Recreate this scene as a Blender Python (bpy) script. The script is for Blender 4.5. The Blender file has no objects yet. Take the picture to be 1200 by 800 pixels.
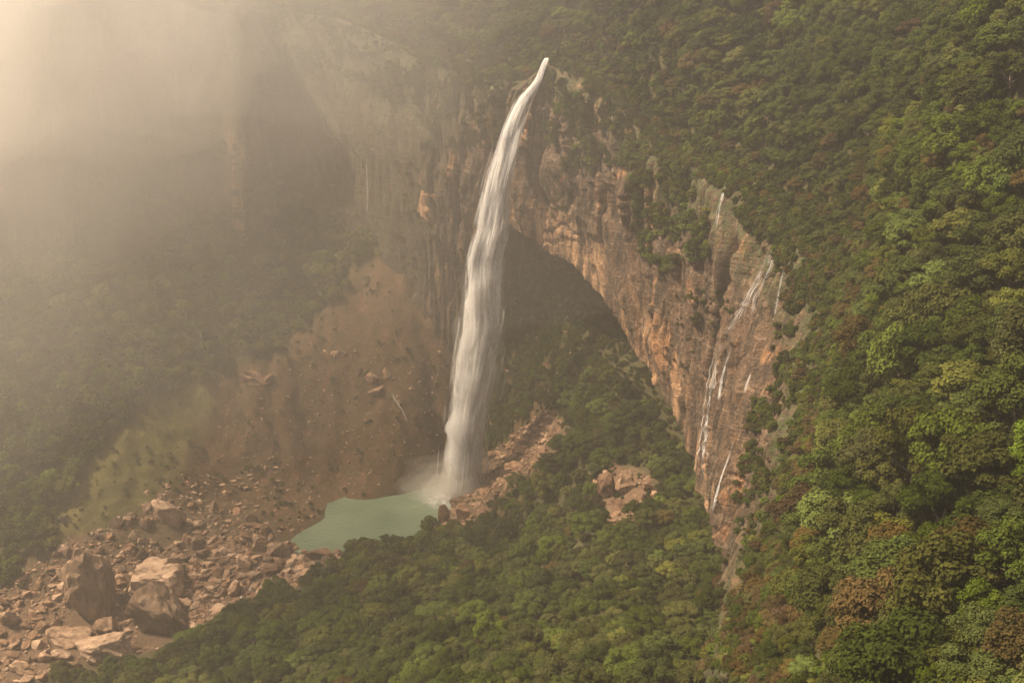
import bpy, bmesh, math, random
import numpy as np
from mathutils import Vector, Matrix, Quaternion
from mathutils.bvhtree import BVHTree

# ------------------------------------------------------------------ camera, world, sun, exposure
scene = bpy.context.scene
COL = scene.collection
F = 1323.0
PITCH = math.radians(19.0)
EYE = np.array([0.0, 0.0, 444.0])
cam_data = bpy.data.cameras.new('camera')
cam_data.sensor_width = 36.0
cam_data.lens = F * 36.0 / 1200.0
cam_data.clip_start = 1.0
cam_data.clip_end = 20000.0
cam = bpy.data.objects.new('camera', cam_data)
COL.objects.link(cam)
cam.location = EYE
cam.rotation_euler = (math.radians(90) - PITCH, 0, 0)
scene.camera = cam

SUN_EL, SUN_AZ = 55.0, -84.0          # azimuth measured from straight ahead, negative = to the left
SUN_STRENGTH = 5.0
SUN_COLOR = (1.0, 0.81, 0.595)
SKY_STRENGTH = 0.06
EXPOSURE = 1.45
HAZE_DENSITY = 0.00022
HAZE_COLOR = (0.975, 0.925, 0.84)
HAZE_G = 0.55

world = bpy.data.worlds.new("World")
scene.world = world
world.use_nodes = True
wn = world.node_tree
bg = wn.nodes['Background']
sky = wn.nodes.new('ShaderNodeTexSky')
sky.sky_type = 'NISHITA'
sky.sun_disc = False
sky.sun_elevation = math.radians(SUN_EL)
sky.sun_rotation = math.radians(SUN_AZ)
sky.altitude = 1200
sky.air_density = 0.35
sky.dust_density = 8.0
sky.ozone_density = 0.0
wn.links.new(sky.outputs[0], bg.inputs[0])
bg.inputs[1].default_value = SKY_STRENGTH

sun_data = bpy.data.lights.new('sun', 'SUN')
sun_data.energy = SUN_STRENGTH
sun_data.angle = math.radians(0.6)
sun_data.color = SUN_COLOR
sun = bpy.data.objects.new('sun', sun_data)
COL.objects.link(sun)
to_sun = Vector((math.sin(math.radians(SUN_AZ)) * math.cos(math.radians(SUN_EL)),
                 math.cos(math.radians(SUN_AZ)) * math.cos(math.radians(SUN_EL)),
                 math.sin(math.radians(SUN_EL))))
sun.rotation_euler = (-to_sun).to_track_quat('-Z', 'Y').to_euler()
sun.location = (-600, 400, 900)

vs = scene.view_settings
vs.view_transform = 'Standard'
vs.look = 'None'
vs.exposure = EXPOSURE
vs.gamma = 1.0
cy = scene.cycles
cy.max_bounces = 5
cy.diffuse_bounces = 2
cy.glossy_bounces = 2
cy.transmission_bounces = 3
cy.transparent_max_bounces = 40
cy.volume_bounces = 3
cy.volume_step_rate = 1.5
cy.volume_max_steps = 128
cy.use_denoising = True
cy.caustics_reflective = False
cy.caustics_refractive = False

rng = np.random.default_rng(11)
random.seed(11)

# ------------------------------------------------------------------ helpers
FW = np.array([0.0, math.cos(PITCH), -math.sin(PITCH)])
UP = np.array([0.0, math.sin(PITCH), math.cos(PITCH)])


def ray(px, py):
    return FW + np.array([(px - 600) / F, 0, 0]) + UP * ((400 - py) / F)


def P(px, py, Y):
    d = ray(px, py)
    return EYE + d * (Y / d[1])


def PZ(px, py, z):
    d = ray(px, py)
    return EYE + d * ((z - EYE[2]) / d[2])


def proj(w):
    r = np.asarray(w, float) - EYE
    dep = r @ FW
    dep = np.where(dep < 1.0, 1.0, dep)
    return 600 + F * r[..., 0] / dep, 400 - F * (r @ UP) / dep, dep


_perm = np.random.default_rng(5).permutation(512).astype(np.int64)
_perm = np.concatenate([_perm, _perm, _perm])
_grad = np.random.default_rng(6).normal(size=(512, 3))
_grad /= np.linalg.norm(_grad, axis=1)[:, None]


def noise(x, y, z):
    x, y, z = np.broadcast_arrays(np.asarray(x, float), np.asarray(y, float), np.asarray(z, float))
    xi, yi, zi = np.floor(x).astype(np.int64), np.floor(y).astype(np.int64), np.floor(z).astype(np.int64)
    xf, yf, zf = x - xi, y - yi, z - zi
    u, v, w = [t * t * t * (t * (t * 6 - 15) + 10) for t in (xf, yf, zf)]
    out = 0
    for dx in (0, 1):
        for dy in (0, 1):
            for dz in (0, 1):
                h = _perm[(_perm[(_perm[(xi + dx) & 511] + yi + dy) & 511] + zi + dz) & 511]
                g = _grad[h]
                dot = g[..., 0] * (xf - dx) + g[..., 1] * (yf - dy) + g[..., 2] * (zf - dz)
                out = out + dot * (u if dx else 1 - u) * (v if dy else 1 - v) * (w if dz else 1 - w)
    return out * 1.7


def fbm(x, y, z, octv=4, gain=0.5):
    a, t, f = 1.0, 0.0, 1.0
    for k in range(octv):
        t = t + a * noise(x * f + 17.3 * k, y * f - 9.1 * k, z * f + 3.7 * k)
        a *= gain
        f *= 2.03
    return t


def sstep(a, b, x):
    t = np.clip((np.asarray(x, float) - a) / (b - a), 0, 1)
    return t * t * (3 - 2 * t)


def in_poly(px, py, poly):
    px, py = np.asarray(px), np.asarray(py)
    res = np.zeros(px.shape, bool)
    n = len(poly)
    for i in range(n):
        x0, y0 = poly[i]
        x1, y1 = poly[(i + 1) % n]
        if y0 == y1:
            continue
        c = ((y0 > py) != (y1 > py)) & (px < (x1 - x0) * (py - y0) / (y1 - y0) + x0)
        res ^= c
    return res


class TPS:
    def __init__(self, pts, smooth=0.0, scale=100.0):
        p = np.asarray(pts, float)
        self.s = scale
        self.xy = p[:, :2] / scale
        n = len(p)
        K = self.k(np.linalg.norm(self.xy[:, None] - self.xy[None], axis=2)) + smooth * np.eye(n)
        Q = np.hstack([np.ones((n, 1)), self.xy])
        A = np.block([[K, Q], [Q.T, np.zeros((3, 3))]])
        self.w = np.linalg.solve(A, np.concatenate([p[:, 2], np.zeros(3)]))

    @staticmethod
    def k(r):
        return np.where(r > 1e-9, r * r * np.log(np.maximum(r, 1e-9)), 0)

    def __call__(self, x, y):
        x, y = np.asarray(x, float), np.asarray(y, float)
        sh = x.shape
        q = np.stack([x.ravel(), y.ravel()], 1) / self.s
        out = np.empty(len(q))
        for a in range(0, len(q), 20000):
            b = q[a:a + 20000]
            r = np.linalg.norm(b[:, None] - self.xy[None], axis=2)
            out[a:a + 20000] = self.k(r) @ self.w[:-3] + self.w[-3] + b @ self.w[-2:]
        return out.reshape(sh)


def mesh_from(name, V, Fc, smooth=True, mat=None):
    me = bpy.data.meshes.new(name)
    V = np.asarray(V, np.float32)
    Fc = np.asarray(Fc, np.int32)
    k = Fc.shape[1]
    me.vertices.add(len(V))
    me.vertices.foreach_set('co', V.ravel())
    me.loops.add(Fc.size)
    me.loops.foreach_set('vertex_index', Fc.ravel())
    me.polygons.add(len(Fc))
    me.polygons.foreach_set('loop_start', np.arange(0, Fc.size, k, dtype=np.int32))
    me.polygons.foreach_set('use_smooth', np.full(len(Fc), smooth))
    me.update(calc_edges=True)
    if mat:
        me.materials.append(mat)
    return me


def link(name, me, parent=None, **props):
    o = bpy.data.objects.new(name, me)
    COL.objects.link(o)
    if parent:
        o.parent = parent
    for k, v in props.items():
        o[k] = v
    return o


def thing(name, label, category, loc, group=None):
    o = bpy.data.objects.new(name, None)
    o.empty_display_size = 1.0
    COL.objects.link(o)
    o.location = loc
    o['label'] = label
    o['category'] = category
    if group:
        o['group'] = group
    return o


def grid_faces(nu, nv):
    i = np.arange(nu - 1)[:, None] * nv + np.arange(nv - 1)[None]
    return np.stack([i, i + nv, i + nv + 1, i + 1], -1).reshape(-1, 4)


# ------------------------------------------------------------------ materials
def nmat(name):
    m = bpy.data.materials.new(name)
    m.use_nodes = True
    nt = m.node_tree
    nt.nodes.clear()
    return m, nt


class NT:
    """tiny node-building helper"""
    def __init__(self, nt):
        self.nt = nt

    def n(self, typ, **kw):
        node = self.nt.nodes.new(typ)
        for k, v in kw.items():
            setattr(node, k, v)
        return node

    def l(self, a, b):
        self.nt.links.new(a, b)

    def coords(self, kind='Object'):
        return self.n('ShaderNodeTexCoord').outputs[kind]

    def map(self, vec, scale=(1, 1, 1), rot=(0, 0, 0), loc=(0, 0, 0)):
        m = self.n('ShaderNodeMapping')
        m.inputs['Scale'].default_value = scale
        m.inputs['Rotation'].default_value = rot
        m.inputs['Location'].default_value = loc
        self.l(vec, m.inputs['Vector'])
        return m.outputs[0]

    def noise(self, vec, scale, detail=4, rough=0.55, dist=0.0):
        t = self.n('ShaderNodeTexNoise')
        t.inputs['Scale'].default_value = scale
        t.inputs['Detail'].default_value = detail
        t.inputs['Roughness'].default_value = rough
        t.inputs['Distortion'].default_value = dist
        self.l(vec, t.inputs['Vector'])
        return t.outputs['Fac']

    def ramp(self, fac, stops, interp='LINEAR'):
        r = self.n('ShaderNodeValToRGB')
        cr = r.color_ramp
        cr.interpolation = interp
        while len(cr.elements) < len(stops):
            cr.elements.new(0.5)
        for e, (p, c) in zip(cr.elements, stops):
            e.position = p
            e.color = (*c, 1) if isinstance(c, tuple) else (c, c, c, 1)
        self.l(fac, r.inputs[0])
        return r.outputs[0]

    def mix(self, fac, a, b, mode='MIX'):
        m = self.n('ShaderNodeMix', data_type='RGBA', blend_type=mode)
        for s, v in ((m.inputs[0], fac), (m.inputs[6], a), (m.inputs[7], b)):
            if isinstance(v, (int, float)):
                s.default_value = v
            elif isinstance(v, tuple):
                s.default_value = (*v, 1)
            else:
                self.l(v, s)
        return m.outputs[2]

    def math(self, op, a, b=0.0, clamp=False):
        m = self.n('ShaderNodeMath', operation=op)
        m.use_clamp = clamp
        for s, v in ((m.inputs[0], a), (m.inputs[1], b)):
            if isinstance(v, (int, float)):
                s.default_value = v
            else:
                self.l(v, s)
        return m.outputs[0]

    def bump(self, h, strength, dist):
        b = self.n('ShaderNodeBump')
        b.inputs['Strength'].default_value = strength
        b.inputs['Distance'].default_value = dist
        self.l(h, b.inputs['Height'])
        return b.outputs[0]

    def out(self, shader, vol=False):
        o = self.n('ShaderNodeOutputMaterial')
        self.l(shader, o.inputs['Volume' if vol else 'Surface'])

    def principled(self, color, rough=0.9, normal=None, spec=0.2):
        b = self.n('ShaderNodeBsdfPrincipled')
        if isinstance(color, tuple):
            b.inputs['Base Color'].default_value = (*color, 1)
        else:
            self.l(color, b.inputs['Base Color'])
        b.inputs['Roughness'].default_value = rough
        b.inputs['Specular IOR Level'].default_value = spec
        if normal is not None:
            self.l(normal, b.inputs['Normal'])
        return b.outputs[0]


def mat_cliff():
    m, nt = nmat('sandstone_cliff')
    t = NT(nt)
    co = t.coords('Object')
    big = t.noise(t.map(co, (0.012, 0.012, 0.010)), 1.0, 5, 0.6)
    streak = t.noise(t.map(co, (0.11, 0.11, 0.008)), 1.0, 6, 0.65, 0.6)
    fine_streak = t.noise(t.map(co, (0.42, 0.42, 0.018)), 1.0, 5, 0.6, 0.3)
    strata = t.noise(t.map(co, (0.012, 0.012, 0.26), (math.radians(-10), math.radians(-17), 0)), 1.0, 5, 0.6, 0.4)
    grain = t.noise(co, 0.55, 6, 0.65)
    fresh_or_sunlit = t.noise(t.map(co, (0.035, 0.035, 0.022), loc=(3, 7, 1)), 1.0, 4, 0.55, 0.8)  # random patches of fresh rock
    base = t.ramp(grain, [(0.25, (0.044, 0.026, 0.015)), (0.5, (0.098, 0.058, 0.033)), (0.75, (0.180, 0.116, 0.068))])
    base = t.mix(t.ramp(big, [(0.40, 0.0), (0.62, 0.75)]), base, (0.085, 0.052, 0.030))
    base = t.mix(t.ramp(strata, [(0.53, 0.0), (0.62, 0.75)]), base, (0.20, 0.135, 0.085))
    base = t.mix(t.ramp(fresh_or_sunlit, [(0.56, 0.0), (0.66, 0.85)]), base, (0.33, 0.165, 0.072))
    fr = t.n('ShaderNodeAttribute', attribute_name='fresh_or_sunlit')  # fresh rock by the lip, plus sunlight painted on the left buttress
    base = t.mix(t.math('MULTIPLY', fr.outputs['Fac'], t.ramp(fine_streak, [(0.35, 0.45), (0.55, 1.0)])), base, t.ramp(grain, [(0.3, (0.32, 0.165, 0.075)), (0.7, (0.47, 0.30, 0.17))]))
    base = t.mix(t.ramp(streak, [(0.44, 0.0), (0.56, 0.9)]), base, (0.040, 0.028, 0.018))
    base = t.mix(t.ramp(fine_streak, [(0.58, 0.0), (0.70, 0.6)]), base, (0.26, 0.185, 0.12))
    wt = t.n('ShaderNodeAttribute', attribute_name='wet')
    base = t.mix(t.math('MULTIPLY', wt.outputs['Fac'], t.ramp(streak, [(0.3, 0.95), (0.7, 0.6)])), base, (0.048, 0.036, 0.022))
    att = t.n('ShaderNodeAttribute', attribute_name='moss')
    mossn = t.math('MULTIPLY', att.outputs['Fac'], t.ramp(t.noise(co, 0.25, 5, 0.7), [(0.42, 0.0), (0.55, 1.0)]))
    base = t.mix(mossn, base, (0.055, 0.065, 0.022))
    h = t.math('ADD', t.math('MULTIPLY', grain, 1.0), t.math('MULTIPLY', fine_streak, 1.2))
    h = t.math('ADD', h, t.math('MULTIPLY', strata, 0.9))
    t.out(t.principled(base, 0.85, t.bump(h, 1.0, 2.2), 0.25))
    return m


def mat_ground():
    m, nt = nmat('valley_ground')
    t = NT(nt)
    co = t.coords('Object')
    z = t.n('ShaderNodeVertexColor', layer_name='zone')
    sep = t.n('ShaderNodeSeparateColor')
    t.l(z.outputs[0], sep.inputs[0])
    n1 = t.noise(co, 0.06, 6, 0.65)
    n2 = t.noise(co, 0.32, 8, 0.78)
    gully = t.noise(t.map(co, (0.09, 0.012, 0.012), (0, 0, math.radians(-12))), 1.0, 5, 0.6, 0.4)
    floor_c = t.ramp(n2, [(0.3, (0.030, 0.028, 0.012)), (0.7, (0.075, 0.068, 0.030))])
    dirt = t.ramp(n1, [(0.25, (0.052, 0.025, 0.013)), (0.5, (0.112, 0.056, 0.029)), (0.75, (0.072, 0.042, 0.021))])
    dirt = t.mix(t.ramp(gully, [(0.48, 0.0), (0.66, 0.55)]), dirt, (0.115, 0.074, 0.045))
    dirt = t.mix(t.ramp(n2, [(0.53, 0.0), (0.62, 0.8)]), dirt, (0.19, 0.115, 0.068))
    grass = t.ramp(n1, [(0.3, (0.080, 0.072, 0.022)), (0.7, (0.135, 0.115, 0.036))])
    c = t.mix(sep.outputs[0], floor_c, dirt)
    c = t.mix(sep.outputs[1], c, grass)
    rock = t.ramp(n2, [(0.3, (0.060, 0.038, 0.024)), (0.7, (0.17, 0.11, 0.068))])
    c = t.mix(sep.outputs[2], c, rock)
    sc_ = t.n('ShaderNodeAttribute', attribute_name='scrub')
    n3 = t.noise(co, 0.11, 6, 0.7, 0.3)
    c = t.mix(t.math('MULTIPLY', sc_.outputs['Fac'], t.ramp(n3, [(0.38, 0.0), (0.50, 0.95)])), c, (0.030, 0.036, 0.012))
    h = t.math('ADD', n2, t.math('MULTIPLY', gully, 0.8))
    t.out(t.principled(c, 0.95, t.bump(h, 0.9, 1.5), 0.1))
    return m


def mat_leaf(name, ca, cb, trans=0.2):
    m, nt = nmat(name)
    t = NT(nt)
    geo = t.n('ShaderNodeNewGeometry')
    oi = t.n('ShaderNodeObjectInfo')
    c = t.mix(geo.outputs['Random Per Island'], ca, cb)
    hsv = t.n('ShaderNodeHueSaturation')
    t.l(c, hsv.inputs['Color'])
    t.l(t.math('ADD', t.math('MULTIPLY', oi.outputs['Random'], 0.018), 0.482), hsv.inputs['Hue'])
    r2 = t.math('FRACT', t.math('MULTIPLY', oi.outputs['Random'], 17.31))
    t.l(t.math('ADD', t.math('MULTIPLY', r2, 0.70), 0.42), hsv.inputs['Value'])
    r3 = t.math('FRACT', t.math('MULTIPLY', oi.outputs['Random'], 41.7))
    t.l(t.math('ADD', t.math('MULTIPLY', r3, 0.2), 0.9), hsv.inputs['Saturation'])
    d = t.n('ShaderNodeBsdfDiffuse')
    t.l(hsv.outputs[0], d.inputs['Color'])
    tr = t.n('ShaderNodeBsdfTranslucent')
    t.l(t.mix(0.5, hsv.outputs[0], (0.16, 0.18, 0.02), 'ADD') if False else hsv.outputs[0], tr.inputs['Color'])
    ms = t.n('ShaderNodeMixShader')
    ms.inputs[0].default_value = trans
    t.l(d.outputs[0], ms.inputs[1])
    t.l(tr.outputs[0], ms.inputs[2])
    t.out(ms.outputs[0])
    return m


def mat_bark():
    m, nt = nmat('bark')
    t = NT(nt)
    co = t.coords('Object')
    n = t.noise(t.map(co, (3, 3, 0.6)), 1.0, 4, 0.6)
    t.out(t.principled(t.ramp(n, [(0.3, (0.09, 0.065, 0.045)), (0.7, (0.24, 0.19, 0.14))]), 0.95, t.bump(n, 0.6, 0.1), 0.1))
    return m


def mat_rock(name, a, b, c):
    m, nt = nmat(name)
    t = NT(nt)
    co = t.coords('Object')
    oi = t.n('ShaderNodeObjectInfo')
    v = t.n('ShaderNodeVectorMath', operation='ADD')
    t.l(co, v.inputs[0])
    t.l(oi.outputs['Location'], v.inputs[1])
    n1 = t.noise(v.outputs[0], 2.2, 8, 0.7)
    n2 = t.noise(t.map(v.outputs[0], (3.2, 3.2, 0.7)), 1.0, 6, 0.65, 0.5)
    col = t.ramp(n1, [(0.28, a), (0.5, b), (0.72, c)])
    col = t.mix(t.ramp(n2, [(0.50, 0.0), (0.64, 0.75)]), col, a)
    hsv = t.n('ShaderNodeHueSaturation')
    t.l(col, hsv.inputs['Color'])
    t.l(t.math('ADD', t.math('MULTIPLY', oi.outputs['Random'], 0.95), 0.52), hsv.inputs['Value'])
    t.out(t.principled(hsv.outputs[0], 0.9, t.bump(t.math('ADD', n1, n2), 1.0, 0.35), 0.2))
    return m


def mat_pool():
    m, nt = nmat('pool_water')
    t = NT(nt)
    co = t.coords('Object')
    n = t.noise(t.map(co, (0.16, 0.42, 0.4), (0, 0, 0.4)), 1.0, 5, 0.65, 0.5)
    n2 = t.noise(co, 0.02, 3, 0.5)
    c = t.ramp(n2, [(0.35, (0.096, 0.140, 0.086)), (0.65, (0.130, 0.176, 0.112))])
    b = t.principled(c, 0.12, t.bump(n, 1.0, 1.0), 0.6)
    t.out(b)
    return m


def mat_water(name='falling_water', alpha=0.6, soft=True):
    m, nt = nmat(name)
    t = NT(nt)
    co = t.coords('Object')
    n = t.noise(t.map(co, (0.5, 0.5, 0.07)), 1.0, 6, 0.7, 0.4)
    d = t.n('ShaderNodeBsdfDiffuse')
    d.inputs['Color'].default_value = (0.90, 0.89, 0.87, 1)
    tl = t.n('ShaderNodeBsdfTranslucent')
    tl.inputs['Color'].default_value = (0.90, 0.89, 0.87, 1)
    ms = t.n('ShaderNodeMixShader')
    ms.inputs[0].default_value = 0.5
    t.l(d.outputs[0], ms.inputs[1])
    t.l(tl.outputs[0], ms.inputs[2])
    tp = t.n('ShaderNodeBsdfTransparent')
    mx = t.n('ShaderNodeMixShader')
    al = t.ramp(n, [(0.28, alpha * 0.35), (0.58, alpha)])
    if soft:
        uv = t.n('ShaderNodeUVMap', uv_map='flow')
        sp = t.n('ShaderNodeSeparateXYZ')
        t.l(uv.outputs[0], sp.inputs[0])
        e = t.math('SUBTRACT', 1.0, t.math('ABSOLUTE', t.math('SUBTRACT', t.math('MULTIPLY', sp.outputs[0], 2.0), 1.0)))
        f = t.math('SUBTRACT', 1.0, t.math('ABSOLUTE', t.math('SUBTRACT', t.math('MULTIPLY', sp.outputs[1], 2.0), 1.0)))
        al = t.math('MULTIPLY', al, t.math('MULTIPLY', t.math('MULTIPLY', e, 1.6, True), t.math('MULTIPLY', f, 2.2, True)))
    t.l(al, mx.inputs[0])
    t.l(tp.outputs[0], mx.inputs[1])
    t.l(ms.outputs[0], mx.inputs[2])
    t.out(mx.outputs[0])
    return m


M_CLIFF, M_GROUND, M_BARK = mat_cliff(), mat_ground(), mat_bark()
M_POOL = mat_pool()
M_WATER = mat_water()
M_ROCK = mat_rock('boulder_stone', (0.115, 0.070, 0.043), (0.245, 0.158, 0.098), (0.37, 0.26, 0.17))
M_ROCK_ORANGE = mat_rock('orange_boulder_stone', (0.075, 0.042, 0.024), (0.175, 0.102, 0.058), (0.28, 0.178, 0.108))

# ------------------------------------------------------------------ rim and foot of the gorge wall
# (px, py, distance) of the rim | of the lip or foot | overhang depth
STN = [
    ((-900, -60, 1120), (-890, 300, 1100), 0),
    ((-500, -60, 1080), (-490, 300, 1060), 0),
    ((-180, -60, 1050), (-175, 330, 1025), 0),
    ((60, -45, 1040), (66, 330, 1010), 0),
    ((92, -35, 1075), (94, 330, 1045), 0),
    ((112, -30, 1105), (112, 330, 1085), 0),
    ((200, 0, 1110), (200, 330, 1085), 0),
    ((284, 25, 1095), (288, 330, 1065), 0),
    ((306, 15, 1165), (306, 360, 1140), 0),
    ((385, 20, 1120), (385, 380, 1095), 0),
    ((450, 45, 1045), (445, 400, 1030), 0),
    ((500, 75, 995), (492, 400, 990), 0),
    ((560, 90, 955), (532, 350, 968), 0),
    ((612, 96, 918), (572, 258, 935), 60),
    ((640, 78, 903), (605, 268, 905), 100),
    ((705, 105, 850), (685, 325, 845), 120),
    ((775, 180, 780), (762, 435, 765), 110),
    ((850, 213, 705), (812, 530, 690), 80),
    ((912, 272, 645), (828, 600, 630), 45),
    ((958, 320, 595), (838, 655, 575), 25),
    ((957, 440, 520), (848, 672, 535), 0),
    ((924, 540, 470), (845, 700, 490), 0),
    ((884, 650, 425), (836, 740, 455), 0),
    ((862, 720, 370), (818, 785, 415), 0),
    ((858, 800, 300), (800, 860, 350), 0),
    ((890, 900, 230), (820, 980, 260), 0),
    ((960, 1080, 150), (850, 1130, 180), 0),
]
R0 = np.array([P(*s[0]) for s in STN])
B0 = np.array([P(*s[1]) for s in STN])
D0 = np.array([float(s[2]) for s in STN])


def resample(nseg):
    """Catmull-Rom (centripetal-ish, uniform) through the stations, nseg per span."""
    U = []
    for i in range(len(STN) - 1):
        U += [i + k / nseg[i] for k in range(nseg[i])]
    return np.array(U + [len(STN) - 1.0])


def crom(C, U, tens=0.5):
    C = np.asarray(C, float)
    n = len(C)
    i = np.clip(np.floor(U).astype(int), 0, n - 2)
    t = (U - i)
    t = t[:, None] if C.ndim > 1 else t
    p0, p1, p2, p3 = C[np.maximum(i - 1, 0)], C[i], C[i + 1], C[np.minimum(i + 2, n - 1)]
    m1, m2 = (p2 - p0) * tens * 0.7, (p3 - p1) * tens * 0.7
    return (2 * t**3 - 3 * t**2 + 1) * p1 + (t**3 - 2 * t**2 + t) * m1 + (-2 * t**3 + 3 * t**2) * p2 + (t**3 - t**2) * m2


span = np.linalg.norm(np.diff(R0, axis=0), axis=1)
step = [2.6 if i < 11 else 1.15 if i < 21 else 2.5 for i in range(len(span))]
nseg = [max(4, int(l / st)) for l, st in zip(span, step)]
U = resample(nseg)
RIM, LIP, OVH = crom(R0, U), crom(B0, U), np.clip(crom(D0, U), 0, 200)


def smooth1(a, k):
    ker = np.hanning(2 * k + 1)
    ker /= ker.sum()
    pad = np.pad(a, ((k, k), (0, 0)), mode='edge')
    return np.stack([np.convolve(pad[:, c], ker, 'valid') for c in range(a.shape[1])], 1)


def horiz_normal(C):
    T = np.gradient(C, axis=0)
    T[:, 2] = 0
    T /= np.linalg.norm(T, axis=1)[:, None] + 1e-9
    return np.stack([-T[:, 1], T[:, 0], np.zeros(len(T))], 1)   # left of travel = into the rock


INW = smooth1(horiz_normal(0.5 * (RIM + LIP)), 10)
INW /= np.linalg.norm(INW, axis=1)[:, None]
INS = smooth1(horiz_normal(smooth1(RIM, 60)), 40)
INS /= np.linalg.norm(INS, axis=1)[:, None]

# the travel runs from the far left round to the near right; the rock is on its left
S_ARC = np.concatenate([[0], np.cumsum(np.linalg.norm(np.diff(RIM[:, :2], axis=0), axis=1))])

# ------------------------------------------------------------------ valley floor and slopes (heightfield)
VP = []
VP += [PZ(*a) for a in [
    (330, 632, 1.5), (395, 650, 2), (512, 617, 2), (532, 582, 2), (500, 566, 2.5), (430, 580, 2.5), (370, 603, 2.5), (340, 618, 2.5),
    (430, 612, -9), (490, 592, -9), (380, 628, -5), (460, 600, -10),
    (300, 690, -4), (250, 720, -8), (180, 760, -14), (40, 795, -18), (-20, 830, -24), (-120, 860, -28),
    (300, 635, 6), (220, 610, 14), (140, 640, 8), (60, 680, 2), (0, 710, -2), (-120, 740, -6), (0, 900, -35), (-300, 900, -30)]]
VP += [P(*a) for a in [
    (270, 560, 880), (400, 562, 898), (470, 540, 900), (500, 500, 925), (440, 480, 930), (450, 420, 960), (430, 360, 992),
    (420, 310, 1030), (560, 520, 930), (560, 420, 965), (580, 330, 985), (600, 290, 1000), (640, 300, 975), (650, 480, 880), (650, 400, 922),
    (690, 352, 908), (740, 430, 828), (780, 500, 762), (770, 560, 700), (835, 560, 700),
    (60, 640, 760), (0, 620, 780), (80, 600, 800), (150, 560, 835), (0, 500, 860), (100, 450, 905), (200, 450, 930), (260, 440, 950),
    (330, 440, 950), (0, 380, 940), (100, 330, 1000), (200, 300, 1045), (270, 258, 1075), (330, 380, 1000), (330, 320, 1060),
    (0, 290, 1005), (100, 255, 1050), (-200, 450, 860), (-200, 300, 930), (-300, 600, 780), (-420, 450, 760)]]
VP += [P(*a) - np.array([0, 0, 9.0]) for a in [
    (700, 600, 650), (640, 560, 740), (600, 545, 812), (560, 582, 835), (532, 606, 815), (570, 610, 770), (620, 620, 720), (700, 680, 560),
    (800, 650, 560), (820, 720, 460), (700, 760, 430), (600, 700, 560), (600, 800, 370), (500, 700, 590), (450, 670, 660),
    (420, 645, 735), (340, 690, 690), (250, 730, 650), (400, 740, 570), (400, 800, 470), (300, 800, 530), (200, 785, 600), (120, 800, 604), (60, 830, 575),
    (500, 800, 420), (600, 900, 290), (300, 950, 380), (850, 850, 330), (850, 950, 270)]]
VP += [np.array(a, float) for a in [(250, 600, 100), (300, 400, 140), (250, 800, 120), (120, 1000, 180), (-100, 1250, 190), (-500, 1250, 240)]]
tpsV = TPS(VP, 0.0)

# pixel outlines of the kinds of ground, from the photograph
Z_BARE = [(205, 470), (250, 440), (300, 420), (380, 385), (410, 330), (440, 300), (560, 280), (690, 310), (700, 350), (655, 420), (640, 480),
          (645, 530), (600, 600), (520, 615), (500, 575), (420, 590), (330, 640), (250, 660), (140, 650), (100, 640), (110, 590), (150, 530)]
Z_GRASS = [(62, 700), (75, 600), (120, 530), (185, 460), (250, 440), (240, 500), (195, 560), (150, 640), (110, 665)]
Z_FIELD = [(-80, 720), (0, 690), (60, 650), (150, 600), (200, 575), (300, 610), (335, 640), (395, 632), (400, 660), (345, 690), (235, 738),
           (180, 762), (100, 778), (30, 806), (-80, 860)]
Z_SHORE = [(505, 600), (530, 575), (560, 545), (600, 510), (650, 470), (660, 500), (630, 545), (590, 580), (545, 618), (515, 620)]
Z_PATCH = [(692, 565), (718, 545), (768, 560), (770, 585), (738, 620), (708, 618)]
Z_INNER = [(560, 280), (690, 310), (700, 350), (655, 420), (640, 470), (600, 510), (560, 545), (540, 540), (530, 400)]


def soft_zone(px, py, poly, nx, ny, r=10):
    """share of a few jittered samples inside the outline: a soft, ragged edge"""
    acc = np.zeros(np.shape(px))
    for dx, dy in ((0, 0), (r, 0), (-r, 0), (0, r), (0, -r)):
        acc = acc + in_poly(px + nx + dx, py + ny + dy, poly)
    return acc / 5


def zones(x, y, z):
    px, py, dep = proj(np.stack([x, y, z], -1))
    nx, ny = 14 * fbm(x / 30, y / 30, 1.5, 3), 14 * fbm(x / 30, y / 30, 7.5, 3)
    behind = y < 640 + 0.3 * (x + 300)          # ground this side of the spur crest is forest, whatever lies behind it in the view
    bare = soft_zone(px, py, Z_BARE, nx, ny)
    grass = soft_zone(px, py, Z_GRASS, nx, ny)
    field = np.maximum(soft_zone(px, py, Z_FIELD, nx, ny, 7), np.maximum(soft_zone(px, py, Z_SHORE, nx * .6, ny * .6, 5), soft_zone(px, py, Z_PATCH, nx * .5, ny * .5, 4)))
    return bare, grass, field, soft_zone(px, py, Z_INNER, nx, ny)


gx = np.arange(-720, 300, 3.6)
gy = np.arange(240, 1230, 3.6)
GX, GY = np.meshgrid(gx, gy, indexing='ij')
GZ = np.clip(tpsV(GX, GY), -70, 270)
GZ = np.where(GZ > 4, GZ + 3.5 * fbm(GX / 45, GY / 45, 0.3, 4) * sstep(4, 30, GZ), GZ + 0.8 * fbm(GX / 20, GY / 20, 0.3, 3))
bare, grass, field, inner = zones(GX, GY, GZ)
GZ = GZ + np.maximum(bare, field) * (2.6 * fbm(GX / 13, GY / 13, 4.2, 4, 0.65)) * sstep(2, 12, GZ)
# gullies down the bare slope
GZ = GZ - bare * sstep(6, 40, GZ) * 4.0 * sstep(0.1, 0.6, noise(GX / 16 + 0.02 * GY, GY / 160, 2.2))


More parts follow.
